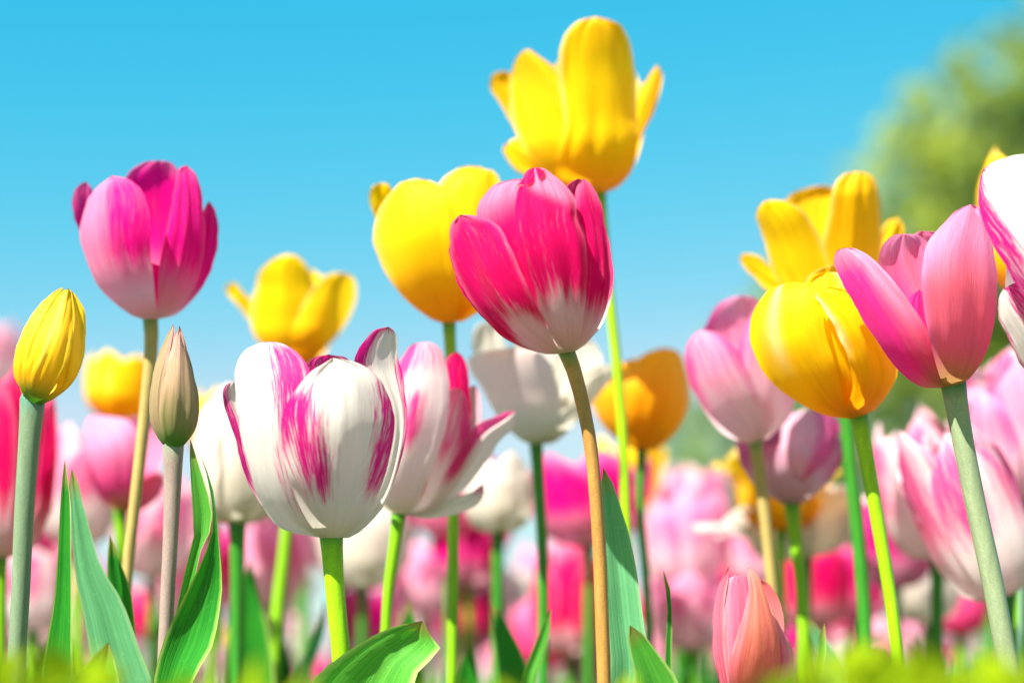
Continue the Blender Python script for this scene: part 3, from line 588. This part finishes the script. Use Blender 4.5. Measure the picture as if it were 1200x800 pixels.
H17 = make('orange-yellow tulip cup right of the tall lime stem', C7,
 [(752, 528), (750, 600), (757, 680), (762, 790)], .95, 10, 'stem_dark', 'orange', [
 ((880, 130), [(840, 400), (780, 290), (790, 190), (830, 145)], [(960, 400), (980, 280), (950, 180), (915, 135)], .3, dict(mat='white')),
 ((900, 120), [(900, 430), (810, 370), (765, 290), (758, 250), (790, 200), (840, 150)], [(960, 420), (1000, 300), (980, 200), (940, 140)], -.8, {}),
 ((1005, 82), [(900, 420), (860, 300), (880, 190), (935, 110)], [(1000, 432), (1065, 365), (1102, 280), (1102, 200), (1086, 130), (1055, 90)], -1, {}),
 ], 128, 54, lean=0, kw=dict(flame=lambda s, v: .3 + .4 * ss(v, .3, 1), pale=rim(.3)))
H18 = make('large white tulip with spread petals behind the brown stem', C7,
 [(628, 520), (632, 580), (636, 660), (637, 790)], .90, 12, 'stem_dark', 'white', [
 ((395, -12), [(460, 360), (370, 180), (340, 80), (348, 10)], [(520, 300), (480, 150), (455, 60), (435, 5)], .6, {}),
 ((720, 50), [(600, 350), (600, 200), (640, 90), (680, 60)], [(660, 390), (720, 280), (780, 180), (800, 120), (765, 58)], .3, {}),
 ((836, 140), [(590, 400), (640, 300), (700, 210), (780, 150)], [(630, 415), (700, 350), (790, 240), (830, 190)], -.35, {}),
 ((480, 82), [(510, 405), (440, 340), (375, 230), (322, 145), (340, 112), (400, 92)], [(600, 420), (640, 350), (650, 250), (610, 130), (550, 88)], -1, dict(flame=lambda s, v: .9 * ss(v, .15, .5))),  # beige shade painted over the front petal
 ((690, 290), [(590, 410), (610, 350), (640, 310)], [(640, 405), (690, 360), (705, 320)], -.8, {}),
 ], 145, 66, lean=0, kw=dict(flame=zero, pale=rim(.3)), cup=[(0, .15), (.05, .5), (.13, .8), (.25, 1.0), (.45, 1.1), (.7, 1.25), (.88, 1.35), (1.0, 1.4)])
H16 = make('mauve pink tulip with one petal drooping outward under the closed yellow tulip', C13,
 [(928, 590), (933, 640), (940, 700), (944, 790)], .89, 14, 'stem', 'purple', [
 ((400, 175), [(330, 440), (285, 300), (320, 200)], [(470, 440), (510, 280), (470, 195)], .5, {}),
 ((230, 258), [(380, 478), (300, 425), (248, 340)], [(430, 460), (400, 340), (310, 270)], -.8, dict(flame=lambda s, v: .7 * ss(v, .35, .7))),
 ((602, 262), [(420, 450), (460, 350), (530, 290)], [(470, 478), (552, 405), (592, 330)], -.8, dict(mat='pink')),
 ((420, 280), [(380, 480), (330, 400), (350, 300)], [(460, 475), (500, 400), (480, 310)], -1, dict(flame=lambda s, v: .5 * ss(v, .4, .8))),
 ((455, 414), [(400, 200), (386, 270), (388, 345), (415, 395)], [(560, 190), (585, 230), (560, 310), (500, 375)], -1.12, dict(mat='pink', pb=(480, 168), flame=lambda s, v: .35 + .5 * ss(s, .0, .6), pale=lambda s, v: .5 * ss(-s, 0, .6), bulge=.2)),
 ], 118, 52, lean=2, kw=dict(flame=fp))
fb = lambda s, v: .75 * ss(v, .25, .55) * (1 - .75 * math.exp(-((s - .35) / .3) ** 2)) * (1 - .5 * ss(v, .85, 1))
H19 = make('pink-streaked white tulip with a petal splayed to the right, beside the flamed tulip', C7,
 [(467, 602), (462, 640), (455, 690), (452, 740), (448, 790)], .81, 12, 'stem', 'blush', [
 ((345, 210), [(180, 640), (250, 450), (310, 300), (325, 230)], [(230, 640), (330, 470), (372, 340), (368, 240)], .4, dict(flame=lambda s, v: .4)),
 ((285, 96), [(120, 640), (170, 400), (220, 220), (250, 120)], [(190, 650), (280, 480), (332, 330), (328, 190), (310, 120)], -.1, dict(flame=lambda s, v: .95 * ss(v, .35, .5), mat='crimson', pale=zero)),
 ((300, 225), [(60, 620), (120, 430), (200, 290), (255, 235)], [(200, 655), (300, 540), (336, 410), (328, 280)], -.55, dict(flame=lambda s, v: .55 * ss(v, .3, .6) + .4 * ss(s, .3, .8) * ss(v, .3, .5))),
 ((496, 305), [(170, 650), (250, 520), (300, 430), (350, 360), (420, 322), (465, 305)], [(190, 672), (280, 610), (370, 510), (425, 425), (490, 352)], -.6, dict(flame=lambda s, v: .95 * ss(-s, -.1, .45) * ss(v, .3, .5), tw=.3)),
 ((378, 560), [(170, 655), (240, 620), (300, 600), (345, 585)], [(180, 682), (260, 672), (340, 645), (382, 595)], -.9, dict(flame=lambda s, v: .6 * ss(v, .75, .95))),
 ((165, 62), [(30, 650), (-20, 520), (10, 330), (60, 180), (92, 115), (125, 75)], [(130, 650), (200, 500), (250, 350), (258, 200), (240, 110), (205, 68)], -1, dict(flame=lambda s, v: .95 * ss(v, .3, .5) * (1 - ss(v, .62, .75)) * math.exp(-((s - .0) / .32) ** 2) + .75 * ss(-s, .4, .7) * ss(v, .3, .5) + .5 * ss(v, .7, .85), pale=rim(.3))),
 ], 200, 66, lean=8, kw=dict(flame=fb, pale=rim(.3)))
H13 = make('salmon pink tulip half hidden behind the tan stem at left', C8,
 [(141, 598), (142, 660), (143, 790)], .93, 12, 'stem', 'salmon', [
 ((640, 640), [(560, 760), (600, 700), (610, 660)], [(600, 790), (670, 740), (702, 670), (690, 630)], -.2, dict(flame=lambda s, v: .2, pale=zero)),
 ((570, 400), [(540, 760), (500, 600), (500, 460), (530, 410)], [(600, 740), (680, 600), (710, 480), (660, 410)], .2, dict(pale=sheen(.7, .3))),
 ((420, 385), [(470, 770), (420, 680), (380, 560), (360, 450), (375, 400)], [(540, 770), (590, 600), (590, 480), (550, 410), (490, 395)], -1, dict(pale=lambda s, v: .8 * ss(v, .25, .7))),
 ], 112, 46, kw=dict(flame=lambda s, v: .6, pale=lambda s, v: .5 * ss(v, .4, 1)))
# white tulip with magenta feathered rim, cut by the right edge of the view
H29 = make('large white tulip with magenta feathered rim cut off by the right edge', (0, 0, 1),
 [(1262, 452), (1266, 560), (1270, 700), (1272, 800)], .70, 20, 'stem', 'flamed', [
 ((1290, 180), [(1240, 400), (1220, 300), (1230, 220), (1255, 188)], [(1310, 400), (1330, 300), (1320, 220)], .7, {}),
 ((1176, 338), [(1232, 448), (1200, 432), (1184, 402), (1170, 372), (1170, 350)], [(1262, 420), (1240, 370), (1215, 342), (1192, 332)], -.25, dict(flame=lambda s, v: .9 * ss(s, -.4, .2) * ss(v, .2, .5) + .6 * ss(-s, .85, 1))),
 ((1330, 240), [(1290, 420), (1290, 330), (1310, 260)], [(1310, 430), (1350, 380), (1360, 300), (1350, 250)], -.4, dict(flame=flame_sides(.4, .5))),
 ((1152, 198), [(1240, 424), (1212, 368), (1180, 316), (1158, 275), (1148, 240), (1148, 212)], [(1290, 420), (1300, 330), (1280, 240), (1240, 192), (1200, 182), (1168, 188)], -.95, dict(flame=lambda s, v: .95 * ss(-s, .45, .8) * ss(v, .15, .35) + .7 * ss(v, .93, 1), bulge=.13)),
 ], 250, 105, lean=-3, kw=dict(flame=zero))

# ------------------------------------------------------------------ general tulip heads (shape built round the axis)
def ppetal(phi, H, Rr, op, wid, sd, tipb=0.0, nr=22, ncol=11, flame=zero, pale=zero):
    """one petal in head space: axis +z, base at 0. op 0 closed .. 1 wide open"""
    rp = [(0, .06), (.06, .38), (.14, .66), (.28, .9), (.48, 1.0), (.7, .98 + .35 * op), (.86, .86 + .75 * op), (1, .66 + 1.15 * op)]
    zp = [(0, 0), (.06, .015), (.14, .07), (.28, .22), (.48, .44), (.7, .69 - .03 * op), (.86, .87 - .12 * op), (1, 1.0 - .22 * op)]
    wp = [(0, .18), (.1, .5), (.25, .8), (.45, .98), (.6, 1.0), (.78, .86), (.9, .62), (.97, .36), (1, .05)]
    grid = []; fl = []; pl = []; U = []; V = []
    ca, sa = math.cos(phi), math.sin(phi)
    for i in range(nr):
        v = ease(i / (nr - 1)); r = lut(rp, v) * Rr; z = lut(zp, v) * H; wv = lut(wp, v) * wid * Rr
        rc = max(r, .25 * Rr) * (1.0 + .5 * op * ss(v, .5, 1)); row = []; a = []; b = []; ur = []
        for j in range(ncol):
            s = -1 + 2 * j / (ncol - 1); an = max(-1.35, min(1.35, s * wv / rc))
            tx = rc * math.sin(an); rad = r - rc * (1 - math.cos(an))
            dz = -.10 * H * s * s * ss(v, .55, 1) + noise.noise(Vector((s * 2 + sd, v * 3, 1))) * .02 * H * v
            rad += (noise.noise(Vector((s * 3 + sd, v * 1.5, 7))) * .07 + noise.noise(Vector((v * 6, s + sd, 2))) * .08 * ss(abs(s), .5, 1)) * Rr * ss(v, .1, .4) + tipb * ss(v, .7, 1) * Rr
            row.append(Vector((rad * ca - tx * sa, rad * sa + tx * ca, z + dz)))
            a.append(max(0, min(1, flame(s, v)))); b.append(max(0, min(1, pale(s, v)))); ur.append((s + 1) / 2)
        grid.append(row); fl.append(a); pl.append(b); U.append(ur); V.append(v)
    return grid, {'flame': fl, 'pale': pl, 'u': U, 'v': V}
PAT = {
 'flamed': (flame_sides(.3, .3, .15, .85), zero), 'crimson': (fade(.28, .22), sheen(.5, .8)), 'magenta': (fm, sheen(.45, .75)), 'purple': (fade(.28, .25), sheen(.3, .8)),
 'salmon': (lambda s, v: .6, lambda s, v: .6 * ss(v, .4, 1)), 'pink': (fp, lambda s, v: .4 * ss(v, .5, 1)), 'blush': (fb, rim(.3)),
 'white': (lambda s, v: .35 * ss(v, .2, .6), rim(.3)), 'yellow': (fy, rim(.4)), 'gold': (fy, rim(.4)), 'orange': (fy, rim(.3)) }
def head(root, mat, H, Rr, op, Mx, origin, rn, wid=1.0, nr=22, ncol=11):
    f, p = PAT[mat]; ph = rn.uniform(0, 6.28)
    for i in range(6):
        outer = i % 2 == 0
        o_ = op * rn.uniform(.75, 1.25) + (.05 if outer else -.03) + (rn.uniform(.2, .5) if rn.random() < .1 else 0)
        grid, at = ppetal(ph + i * math.pi / 3 + rn.uniform(-.1, .1), H * (rn.uniform(.86, .97) if outer else rn.uniform(.92, 1.03)), Rr * (1.0 if outer else .9), max(0, o_), wid * (.86 if outer else .8), rn.uniform(0, 99), rn.uniform(-.08, .12), nr, ncol, f, p)
        grid = [[Mx @ q for q in r] for r in grid]
        sheet('petal', grid, at, M[mat], root, origin)

def leaf_local(root, foot, az, h, reach, width, mat, rn, origin):
    """an arching strap leaf rising from the foot of a plant (real size, metres)"""
    nr, ncol = 22, 7; grid = []; U = []; V = []; pl = []; fl = []
    ca, sa = math.cos(az), math.sin(az); sd = rn.uniform(0, 99)
    for i in range(nr):
        v = i / (nr - 1); wv = width * math.sin(math.pi * min(1, v * .82 + .18)) ** .8 * (1 - v ** 6)
        out = .012 + reach * v ** 2; z = h * (1 - (1 - v) ** 1.35) - .12 * h * v ** 4; row = []
        for j in range(ncol):
            s = -1 + 2 * j / (ncol - 1); tx = s * wv; o2 = out + .25 * wv * abs(s) ** 1.5 + noise.noise(Vector((v * 4 + sd, s, 0))) * .006
            o2 -= 0
            row.append(foot + Vector((o2 * ca - tx * sa, o2 * sa + tx * ca, z)))
        grid.append(row); U.append([j / (ncol - 1) for j in range(ncol)]); V.append(v); pl.append([0] * ncol); fl.append([0] * ncol)
    return sheet('leaf', grid, {'flame': fl, 'pale': pl, 'u': U, 'v': V}, mat, root, origin)

def mid(label, x, y, d, Hpx, Rpx, op, mat, stem='stem', lean=0, nod=0, width=11, seed=0, dx=0, wid=1.0, nleaf=3):
    """a tulip whose head sits at (x,y) in the view at d metres"""
    rn = random.Random(seed + int(x * 7 + y)); path = [(x, y), (x + dx * .3, y + 60), (x + dx, max(y + 120, 795))]
    root = plant(label, path, d, width, M[stem]); org = root.location
    H = Hpx * d / F; Rr = Rpx * d / F
    Mx = Matrix.Translation(P(x, y, d)) @ Matrix.Rotation(R(lean), 4, 'Y') @ Matrix.Rotation(R(nod), 4, 'X')
    head(root, mat, H, Rr, op, Mx, org, rn, wid)
    for k in range(nleaf):
        leaf_local(root, org, rn.uniform(0, 6.28), rn.uniform(.28, .375), rn.uniform(.03, .12), rn.uniform(.014, .026), M['leaf_far'], rn, org)
    return root
mid('yellow tulip in the background between the yellow bud and tan stem', 142, 492, 1.10, 88, 42, .12, 'yellow', seed=1)
mid('creamy white tulip with greenish base left of the flamed tulip', 278, 615, .90, 168, 54, 0, 'white', 'stem_dark', seed=2, width=15, wid=1.1)
mid('small yellow tulip tip showing over the creamy white one at left', 250, 540, 1.15, 90, 30, .1, 'yellow', seed=2)
mid('small creamy tulip hanging between the two green stems at centre', 583, 625, 1.0, 96, 41, 0, 'white', 'stem_dark', seed=3, width=12)
mid('magenta tulip behind the brown stem and green blade', 690, 640, 1.10, 122, 66, .2, 'magenta', 'stem_dark', seed=4)
mid('deep magenta tulip cut off by the left edge behind the yellow bud', 0, 655, .90, 250, 58, .05, 'crimson', seed=5, width=14)
mid('blush and white tulip behind the salmon tulip at left', 92, 640, 1.12, 145, 48, .1, 'blush', seed=6)
mid('bright pink tulip low right of the orange-yellow one', 806, 690, 1.2, 128, 46, .1, 'pink', 'stem', seed=7)
mid('white tulip opened flat, seen from below under the pink tulips', 945, 655, 1.05, 92, 66, .9, 'white', 'stem_dark', seed=8, width=12, lean=-10)
mid('blush white tulip leaning left of the thick grey-green stem', 1098, 655, .98, 182, 54, .05, 'blush', 'stem_dark', lean=-10, seed=10, width=14)
mid('big white and pink tulip slanting below the salmon tulip', 1180, 700, .86, 226, 62, .12, 'blush', 'stem_dark', lean=-22, seed=11, width=15)
mid('pink and white tulip at the right edge under the salmon tulip', 1205, 585, .92, 160, 60, .15, 'pink', 'stem', lean=-8, seed=12)
mid('small blush tulip between the salmon tulip and the right edge', 1190, 520, 1.0, 118, 48, .15, 'blush', 'stem', lean=-6, seed=31)
mid('deep magenta tulip low at the right edge behind the big slanting one', 1222, 640, 1.08, 120, 50, .1, 'magenta', 'stem_dark', seed=32)
mid('yellow tulip behind the white one at the far right edge', 1215, 345, .93, 185, 62, .1, 'gold', seed=13, width=13, dx=10)
mid('yellow tulip with spread petals behind the mauve pink one', 915, 622, 1.02, 112, 50, .8, 'yellow', seed=14)
mid('crimson and white tulip low behind the brown stem', 668, 770, 1.22, 138, 44, 0, 'crimson', 'stem_dark', seed=15, width=12)
mid('golden tulip low behind the tall lime stem', 735, 600, 1.25, 95, 40, .3, 'gold', seed=16)
mid('white tulip between the brown stem and dark stem at centre', 602, 745, 1.5, 90, 34, .1, 'white', seed=17)
mid('pink tulip under the creamy tulip at centre', 548, 690, 1.25, 100, 42, .1, 'magenta', seed=18)
mid('pink tulip behind the bright stem of the flamed tulip', 318, 710, 1.2, 105, 38, 0, 'pink', seed=19)
mid('blush tulip right of the flamed tulip stem', 425, 690, 1.15, 115, 54, .1, 'white', 'stem_dark', seed=20)
mid('red and white tulip between the centre green stems', 548, 765, 1.45, 90, 34, .1, 'crimson', seed=21)
mid('pink and white tulip under the closed yellow tulip', 1000, 730, 1.25, 110, 46, .2, 'magenta', 'stem_dark', seed=22)
mid('pink tulip behind the white flat-opened one', 895, 690, 1.2, 90, 40, .1, 'pink', seed=23)
mid('white and pink tulip low behind the blue-green stem', 40, 740, 1.15, 105, 44, .15, 'blush', seed=24)
mid('rosy tulip low behind the mauve stem', 215, 735, 1.25, 105, 38, 0, 'pink', seed=25)
mid('pale pink tulip high in the far background at the left edge', -12, 460, 1.75, 88, 34, .1, 'blush', seed=26, nleaf=0)
mid('pale pink tulip between the streaked tulip stem and the yellow cup stem', 497, 722, 1.38, 92, 36, .1, 'pink', seed=41)
mid('magenta tulip low between the flamed tulip stem and the streaked tulip stem', 432, 765, 1.5, 88, 34, .1, 'magenta', seed=42)
mid('pink tulip low just left of the brown stem', 640, 715, 1.55, 84, 33, .1, 'pink', seed=43)
mid('magenta tulip low between the mauve stem and the cream tulip stem', 246, 700, 1.4, 88, 34, .1, 'magenta', seed=44)
mid('orange red tulip low behind the thick grey-green stem', 1125, 745, 1.3, 92, 34, 0, 'salmon', seed=27)
mid('purple pink tulip left of the thick grey-green stem', 1050, 690, 1.12, 120, 46, .1, 'purple', 'stem_dark', seed=28)

# ------------------------------------------------------------------ foreground leaves, as parts of the tulips they grow from
def q(T, pts): return to(T, pts)
ribbon(H5, [(70, 1100), (50, 820)] + q(C9, [(190, 680), (230, 450), (245, 250), (255, 60)]) + [(73, 560)], [(120, 1100), (90, 840)] + q(C9, [(310, 700), (306, 480), (303, 250), (300, 50)]) + [(80, 565)], (76, 538), .70, M['leaf'], tw=-.4, base_w=10)
ribbon(H6, [(140, 1100), (118, 860)] + q(C9, [(400, 800), (385, 690), (352, 500), (322, 350), (306, 170), (300, 20)]) + [(80, 562)], [(190, 1100), (190, 860)] + q(C9, [(655, 810), (590, 640), (520, 450), (430, 300), (385, 150), (345, 10)]) + [(92, 565)], (84, 548), .745, M['leaf_blue'], tw=.15, base_w=10, fold=.2, dcurve=.01)
ribbon(H7, [(120, 1000), (125, 800)] + q(C9, [(470, 520), (458, 380), (458, 250)]), [(190, 1000), (165, 800)] + q(C9, [(575, 560), (560, 420), (515, 290), (490, 220)]), (129, 626), .76, M['leaf'], tw=.2, base_w=8)
ribbon(H6, [(180, 1000), (178, 860)] + q(C9, [(655, 800), (690, 640), (760, 480), (850, 300), (905, 160), (905, 40)]) + [(238, 540), (228, 524)], [(240, 1000), (232, 860)] + q(C9, [(820, 800), (905, 640), (945, 420), (940, 280), (925, 120)]) + [(250, 575), (236, 535)], (222, 513), .70, M['leaf'], tws=[(0, .1), (.55, .1), (.75, -.5), (.9, .4), (1, .2)], base_w=9, fold=.45, dtip=.01)
ribbon(H6, [(190, 1100), (195, 800), (210, 700), (224, 640)] + q(C9, [(825, 180), (820, 60)]) + [(222, 530)], [(215, 1100), (212, 820), (222, 720), (234, 650)] + q(C9, [(880, 200), (905, 80)]) + [(238, 560)], (223, 514), .712, M['leaf_bright'], tw=.3, base_w=6, fold=.3)
ribbon(H5, [(60, 1000), (55, 860)] + q(C9, [(290, 800), (360, 730), (430, 650)]), [(140, 1000), (145, 860)] + q(C9, [(510, 800), (490, 710), (475, 650)]), (127, 752), .67, M['leaf_bright'], tw=.1, base_w=8, fold=.5, dtip=.015)
ribbon(H1, [(340, 1050), (320, 900)] + q(C10, [(310, 800), (400, 710), (510, 635), (640, 565)]), [(420, 1050), (470, 900)] + q(C10, [(745, 800), (800, 720), (858, 650), (830, 620), (800, 560)]), (495, 727), .70, M['leaf_bright'], tw=-.1, base_w=9, fold=.55, wav=1.4)
ribbon(H2, [(700, 1100), (688, 860)] + q(C11, [(560, 780), (545, 500), (530, 250), (527, 40)]) + [(704, 560)], [(745, 1100), (764, 860)] + q(C11, [(740, 740), (710, 560), (670, 280), (625, 100)]) + [(714, 555)], (707, 547), .735, M['leaf_blue'], tw=.1, base_w=9, fold=.3)
ribbon(H2, [(730, 1000), (742, 860)] + q(C11, [(670, 800), (655, 700), (636, 600)]), [(800, 1000), (812, 860)] + q(C11, [(850, 790), (790, 700), (720, 610), (680, 565)]), (738, 732), .69, M['leaf_bright'], tw=.2, base_w=9, fold=.4)
ribbon(H2, [(770, 1000), (778, 850)] + q(C11, [(798, 650), (808, 500), (800, 400), (790, 335)]), [(790, 1000), (788, 850)] + q(C11, [(826, 700), (828, 530), (820, 400), (806, 340)]), (777, 667), .74, M['leaf'], base_w=5, nr=50, ncol=5)
ribbon(H17, [(585, 1000), (600, 850)] + q(C11, [(190, 780), (215, 700), (260, 590), (300, 500)]), [(630, 1000), (632, 850)] + q(C11, [(245, 790), (280, 690), (305, 590)]), (646, 712), .80, M['leaf_bright'], tw=.2, base_w=7)
ribbon(H18, [(600, 1000), (592, 850)] + q(C11, [(90, 760), (75, 620), (60, 520)]), [(650, 1000), (622, 850)] + q(C11, [(210, 740), (150, 600), (90, 490)]), (575, 706), .84, M['leaf'], tw=.2, base_w=7)
ribbon(H4, [(945, 1000), (945, 850)] + q(C12, [(420, 690), (432, 600), (445, 500)]), [(968, 1000), (960, 850)] + q(C12, [(455, 680), (468, 580), (466, 500)]), (966, 728), .74, M['leaf_bright'], base_w=5, ncol=5)
ribbon(H15, [(935, 1000), (950, 850)] + q(C12, [(450, 690), (420, 560), (400, 470)]), [(1000, 1000), (990, 850)] + q(C12, [(540, 690), (490, 570), (430, 480)]), (946, 722), .84, M['leaf_blue'], base_w=5)
ribbon(H8, [(500, 1000), (520, 850), (536, 790)], [(560, 1000), (566, 850), (560, 790)], (552, 742), .86, M['leaf'], base_w=7)
ribbon(H19, [(400, 1000), (440, 850), (462, 760)], [(460, 1000), (500, 850), (492, 760)], (480, 700), .92, M['leaf'], base_w=7)
ribbon(H11, [(262, 1000), (258, 850), (268, 740), (284, 680)], [(330, 1000), (325, 850), (318, 760), (305, 700)], (293, 655), .93, M['leaf'], base_w=9)
ribbon(H11, [(300, 1000), (345, 850)] + q(C10, [(235, 790), (275, 680), (330, 560)]), [(340, 1000), (360, 850)] + q(C10, [(300, 790), (330, 690), (365, 570)]), (382, 700), .95, M['leaf_blue'], base_w=7)

# ------------------------------------------------------------------ the rest of the bed
COLS = {'pink': 'pink', 'magenta': 'magenta', 'white': 'cream white', 'blush': 'blush and white', 'crimson': 'crimson and white', 'salmon': 'salmon pink', 'gold': 'golden yellow', 'purple': 'purple pink'}
protos = {}
def proto(mat, k):
    key = (mat, k)
    if key in protos: return protos[key]
    rn = random.Random(hash(mat[0]) % 1 + k * 17 + sum(map(ord, mat)))
    root = root_at('tulip', Vector((0, 0, 0)), 'x', 'tulip', 'tulips in the rows behind')
    h = .355; pts = [Vector((.006 * math.sin(t * 3), .004 * math.cos(t * 2), h * (1 - t))) for t in [i / 13 for i in range(14)]]
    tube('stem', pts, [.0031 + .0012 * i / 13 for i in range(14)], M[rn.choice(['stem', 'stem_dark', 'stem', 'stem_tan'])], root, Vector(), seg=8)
    Mx = Matrix.Translation(pts[0]) @ Matrix.Rotation(rn.uniform(-.14, .14), 4, 'X') @ Matrix.Rotation(rn.uniform(-.14, .14), 4, 'Y')
    head(root, mat, .058, .0235, [0, .12, .4][k], Mx, Vector(), rn, nr=14, ncol=8)
    for _ in range(3): leaf_local(root, Vector(), rn.uniform(0, 6.28), rn.uniform(.25, .345), rn.uniform(.03, .1), rn.uniform(.015, .026), M['leaf_far'], rn, Vector())
    protos[key] = [root, list(root.children), False]; return protos[key]
rn = random.Random(20)
LAND = [('the yellow bud stem', 24), ('the tan stem', 150), ('the mauve bud stem', 197), ('the cream tulip stem', 278), ('the small yellow tulip', 335), ('the flamed tulip stem', 396), ('the streaked tulip stem', 456), ('the yellow cup stem', 530),
        ('the creamy tulip stem', 584), ('the white tulip stem', 634), ('the brown stem', 700), ('the tall lime stem', 738), ('the orange tulip stem', 762), ('the low salmon bud', 880), ('the salmon stem', 910), ('the dark stem beside the lime one', 1010), ('the bright lime stem at right', 1045), ('the thick grey-green stem', 1170)]
spots = []
tries = 0
while len(spots) < 240 and tries < 20000:
    tries += 1
    d = 1.2 + 5.6 * rn.random() ** 1.8
    xx = rn.uniform(-.29, .29) * d
    if any((xx - a) ** 2 + (d - b) ** 2 < (.05 + .012 * b) ** 2 for a, b, *_ in spots): continue
    h = rn.uniform(.84, 1.2); top = (h * .385)
    px, py, _ = proj(Vector((xx, d, top)))
    r = .03 / d * F
    if any(abs(px - gx) < r + gw and abs(py - gy) < r + gh for gx, gy, gw, gh in ((478, 655, 12, 18), (598, 640, 14, 22))): continue
    spots.append((xx, d, h, px, py))
lab = {}
items = []
for (xx, d, h, px, py) in spots:
    mat = rn.choices(['pink', 'magenta', 'white', 'blush', 'crimson', 'salmon', 'gold', 'purple'], [28, 20, 20, 24, 8, 5, 3, 5])[0]
    items.append([xx, d, h, px, py, mat])
for it in items:
    nm, lx = min(LAND, key=lambda l: abs(l[1] - it[3]))
    side = 'just left of' if it[3] < lx - 9 else 'just right of' if it[3] > lx + 9 else 'straight behind'
    it += [(it[5], side, nm)]; lab.setdefault(it[6], []).append(it)
ORD = ['nearest', 'second nearest', 'third nearest', 'fourth nearest', 'fifth nearest', 'sixth nearest', 'seventh nearest', 'eighth nearest', 'ninth nearest']
for k_, L_ in lab.items():
    L_.sort(key=lambda t: t[1])
    for n_, it in enumerate(L_):
        w_ = '' if len(L_) == 1 else ORD[min(n_, 8)] + ' '
        it.append(w_ + ('' if w_ else 'blurred ') + COLS[k_[0]] + ' tulip ' + k_[1] + ' ' + k_[2])
for it in items:
    pr = proto(it[5], rn.choice([0, 0, 1, 1, 2]))
    if not pr[2]:
        o = pr[0]; pr[2] = True
    else:
        o = pr[0].copy(); col.objects.link(o)
        for ch in pr[1]:
            c = ch.copy(); col.objects.link(c); c.parent = o
    o.location = (it[0], it[1], 0.0); o.scale = (it[2],) * 3; o.rotation_euler = (0, 0, rn.uniform(0, 6.28)); o['label'] = it[7]

# ------------------------------------------------------------------ low yellow-green cover close to the lens
rn = random.Random(9); vs = []; fs = []
def sprig(cx, cy, top, n):
    for _ in range(n):
        z = top - abs(rn.gauss(0, .012)); c = Vector((cx + rn.gauss(0, .006), cy + rn.gauss(0, .006), z))
        a = Vector((rn.gauss(0, 1), rn.gauss(0, 1), rn.uniform(.2, 1.4))).normalized(); b = a.cross(Vector((rn.gauss(0, 1), rn.gauss(0, 1), rn.gauss(0, 1)))).normalized()
        s = rn.uniform(.004, .008); k = len(vs)
        vs.extend([tuple(c - a * s), tuple(c - a * s * .1 + b * s * .4), tuple(c + a * s), tuple(c - a * s * .1 - b * s * .4)]); fs.append((k, k + 1, k + 2, k + 3))
    k = len(vs); r = .0009
    vs.extend([(cx - r, cy - r, 0), (cx + r, cy - r, 0), (cx, cy + r, 0), (cx - r, cy - r, top), (cx + r, cy - r, top), (cx, cy + r, top)])
    fs.extend([(k, k + 1, k + 4, k + 3), (k + 1, k + 2, k + 5, k + 4), (k + 2, k, k + 3, k + 5)])
for (x, y, n_) in [(25, 792, 20), (48, 784, 26), (70, 775, 26), (215, 800, 20), (235, 802, 16), (298, 806, 16), (352, 806, 16), (540, 806, 14), (575, 806, 14), (705, 812, 16),
               (915, 806, 16), (945, 800, 22), (972, 790, 26), (1000, 780, 30), (1022, 770, 34), (1045, 764, 38), (1066, 770, 34), (1088, 785, 26), (1120, 796, 22), (1150, 786, 26), (1172, 778, 28), (1190, 786, 26), (1208, 780, 26), (1010, 800, 26), (1060, 798, 26), (1130, 806, 20), (1180, 803, 22)]:
    d = rn.uniform(.36, .46); p = P(x, y, d)
    sprig(p.x, p.y, p.z, n_)
me = bpy.data.meshes.new('ground_cover'); me.from_pydata(vs, [], fs)
g = link('ground_cover', me, tree_mat('cover_yellow_green', (.17, .30, .006), (.36, .34, .006)), None); g['kind'] = 'stuff'
g['label'] = 'blurred yellow-green low plants along the bottom in front of the tulips'; g['category'] = 'ground cover'
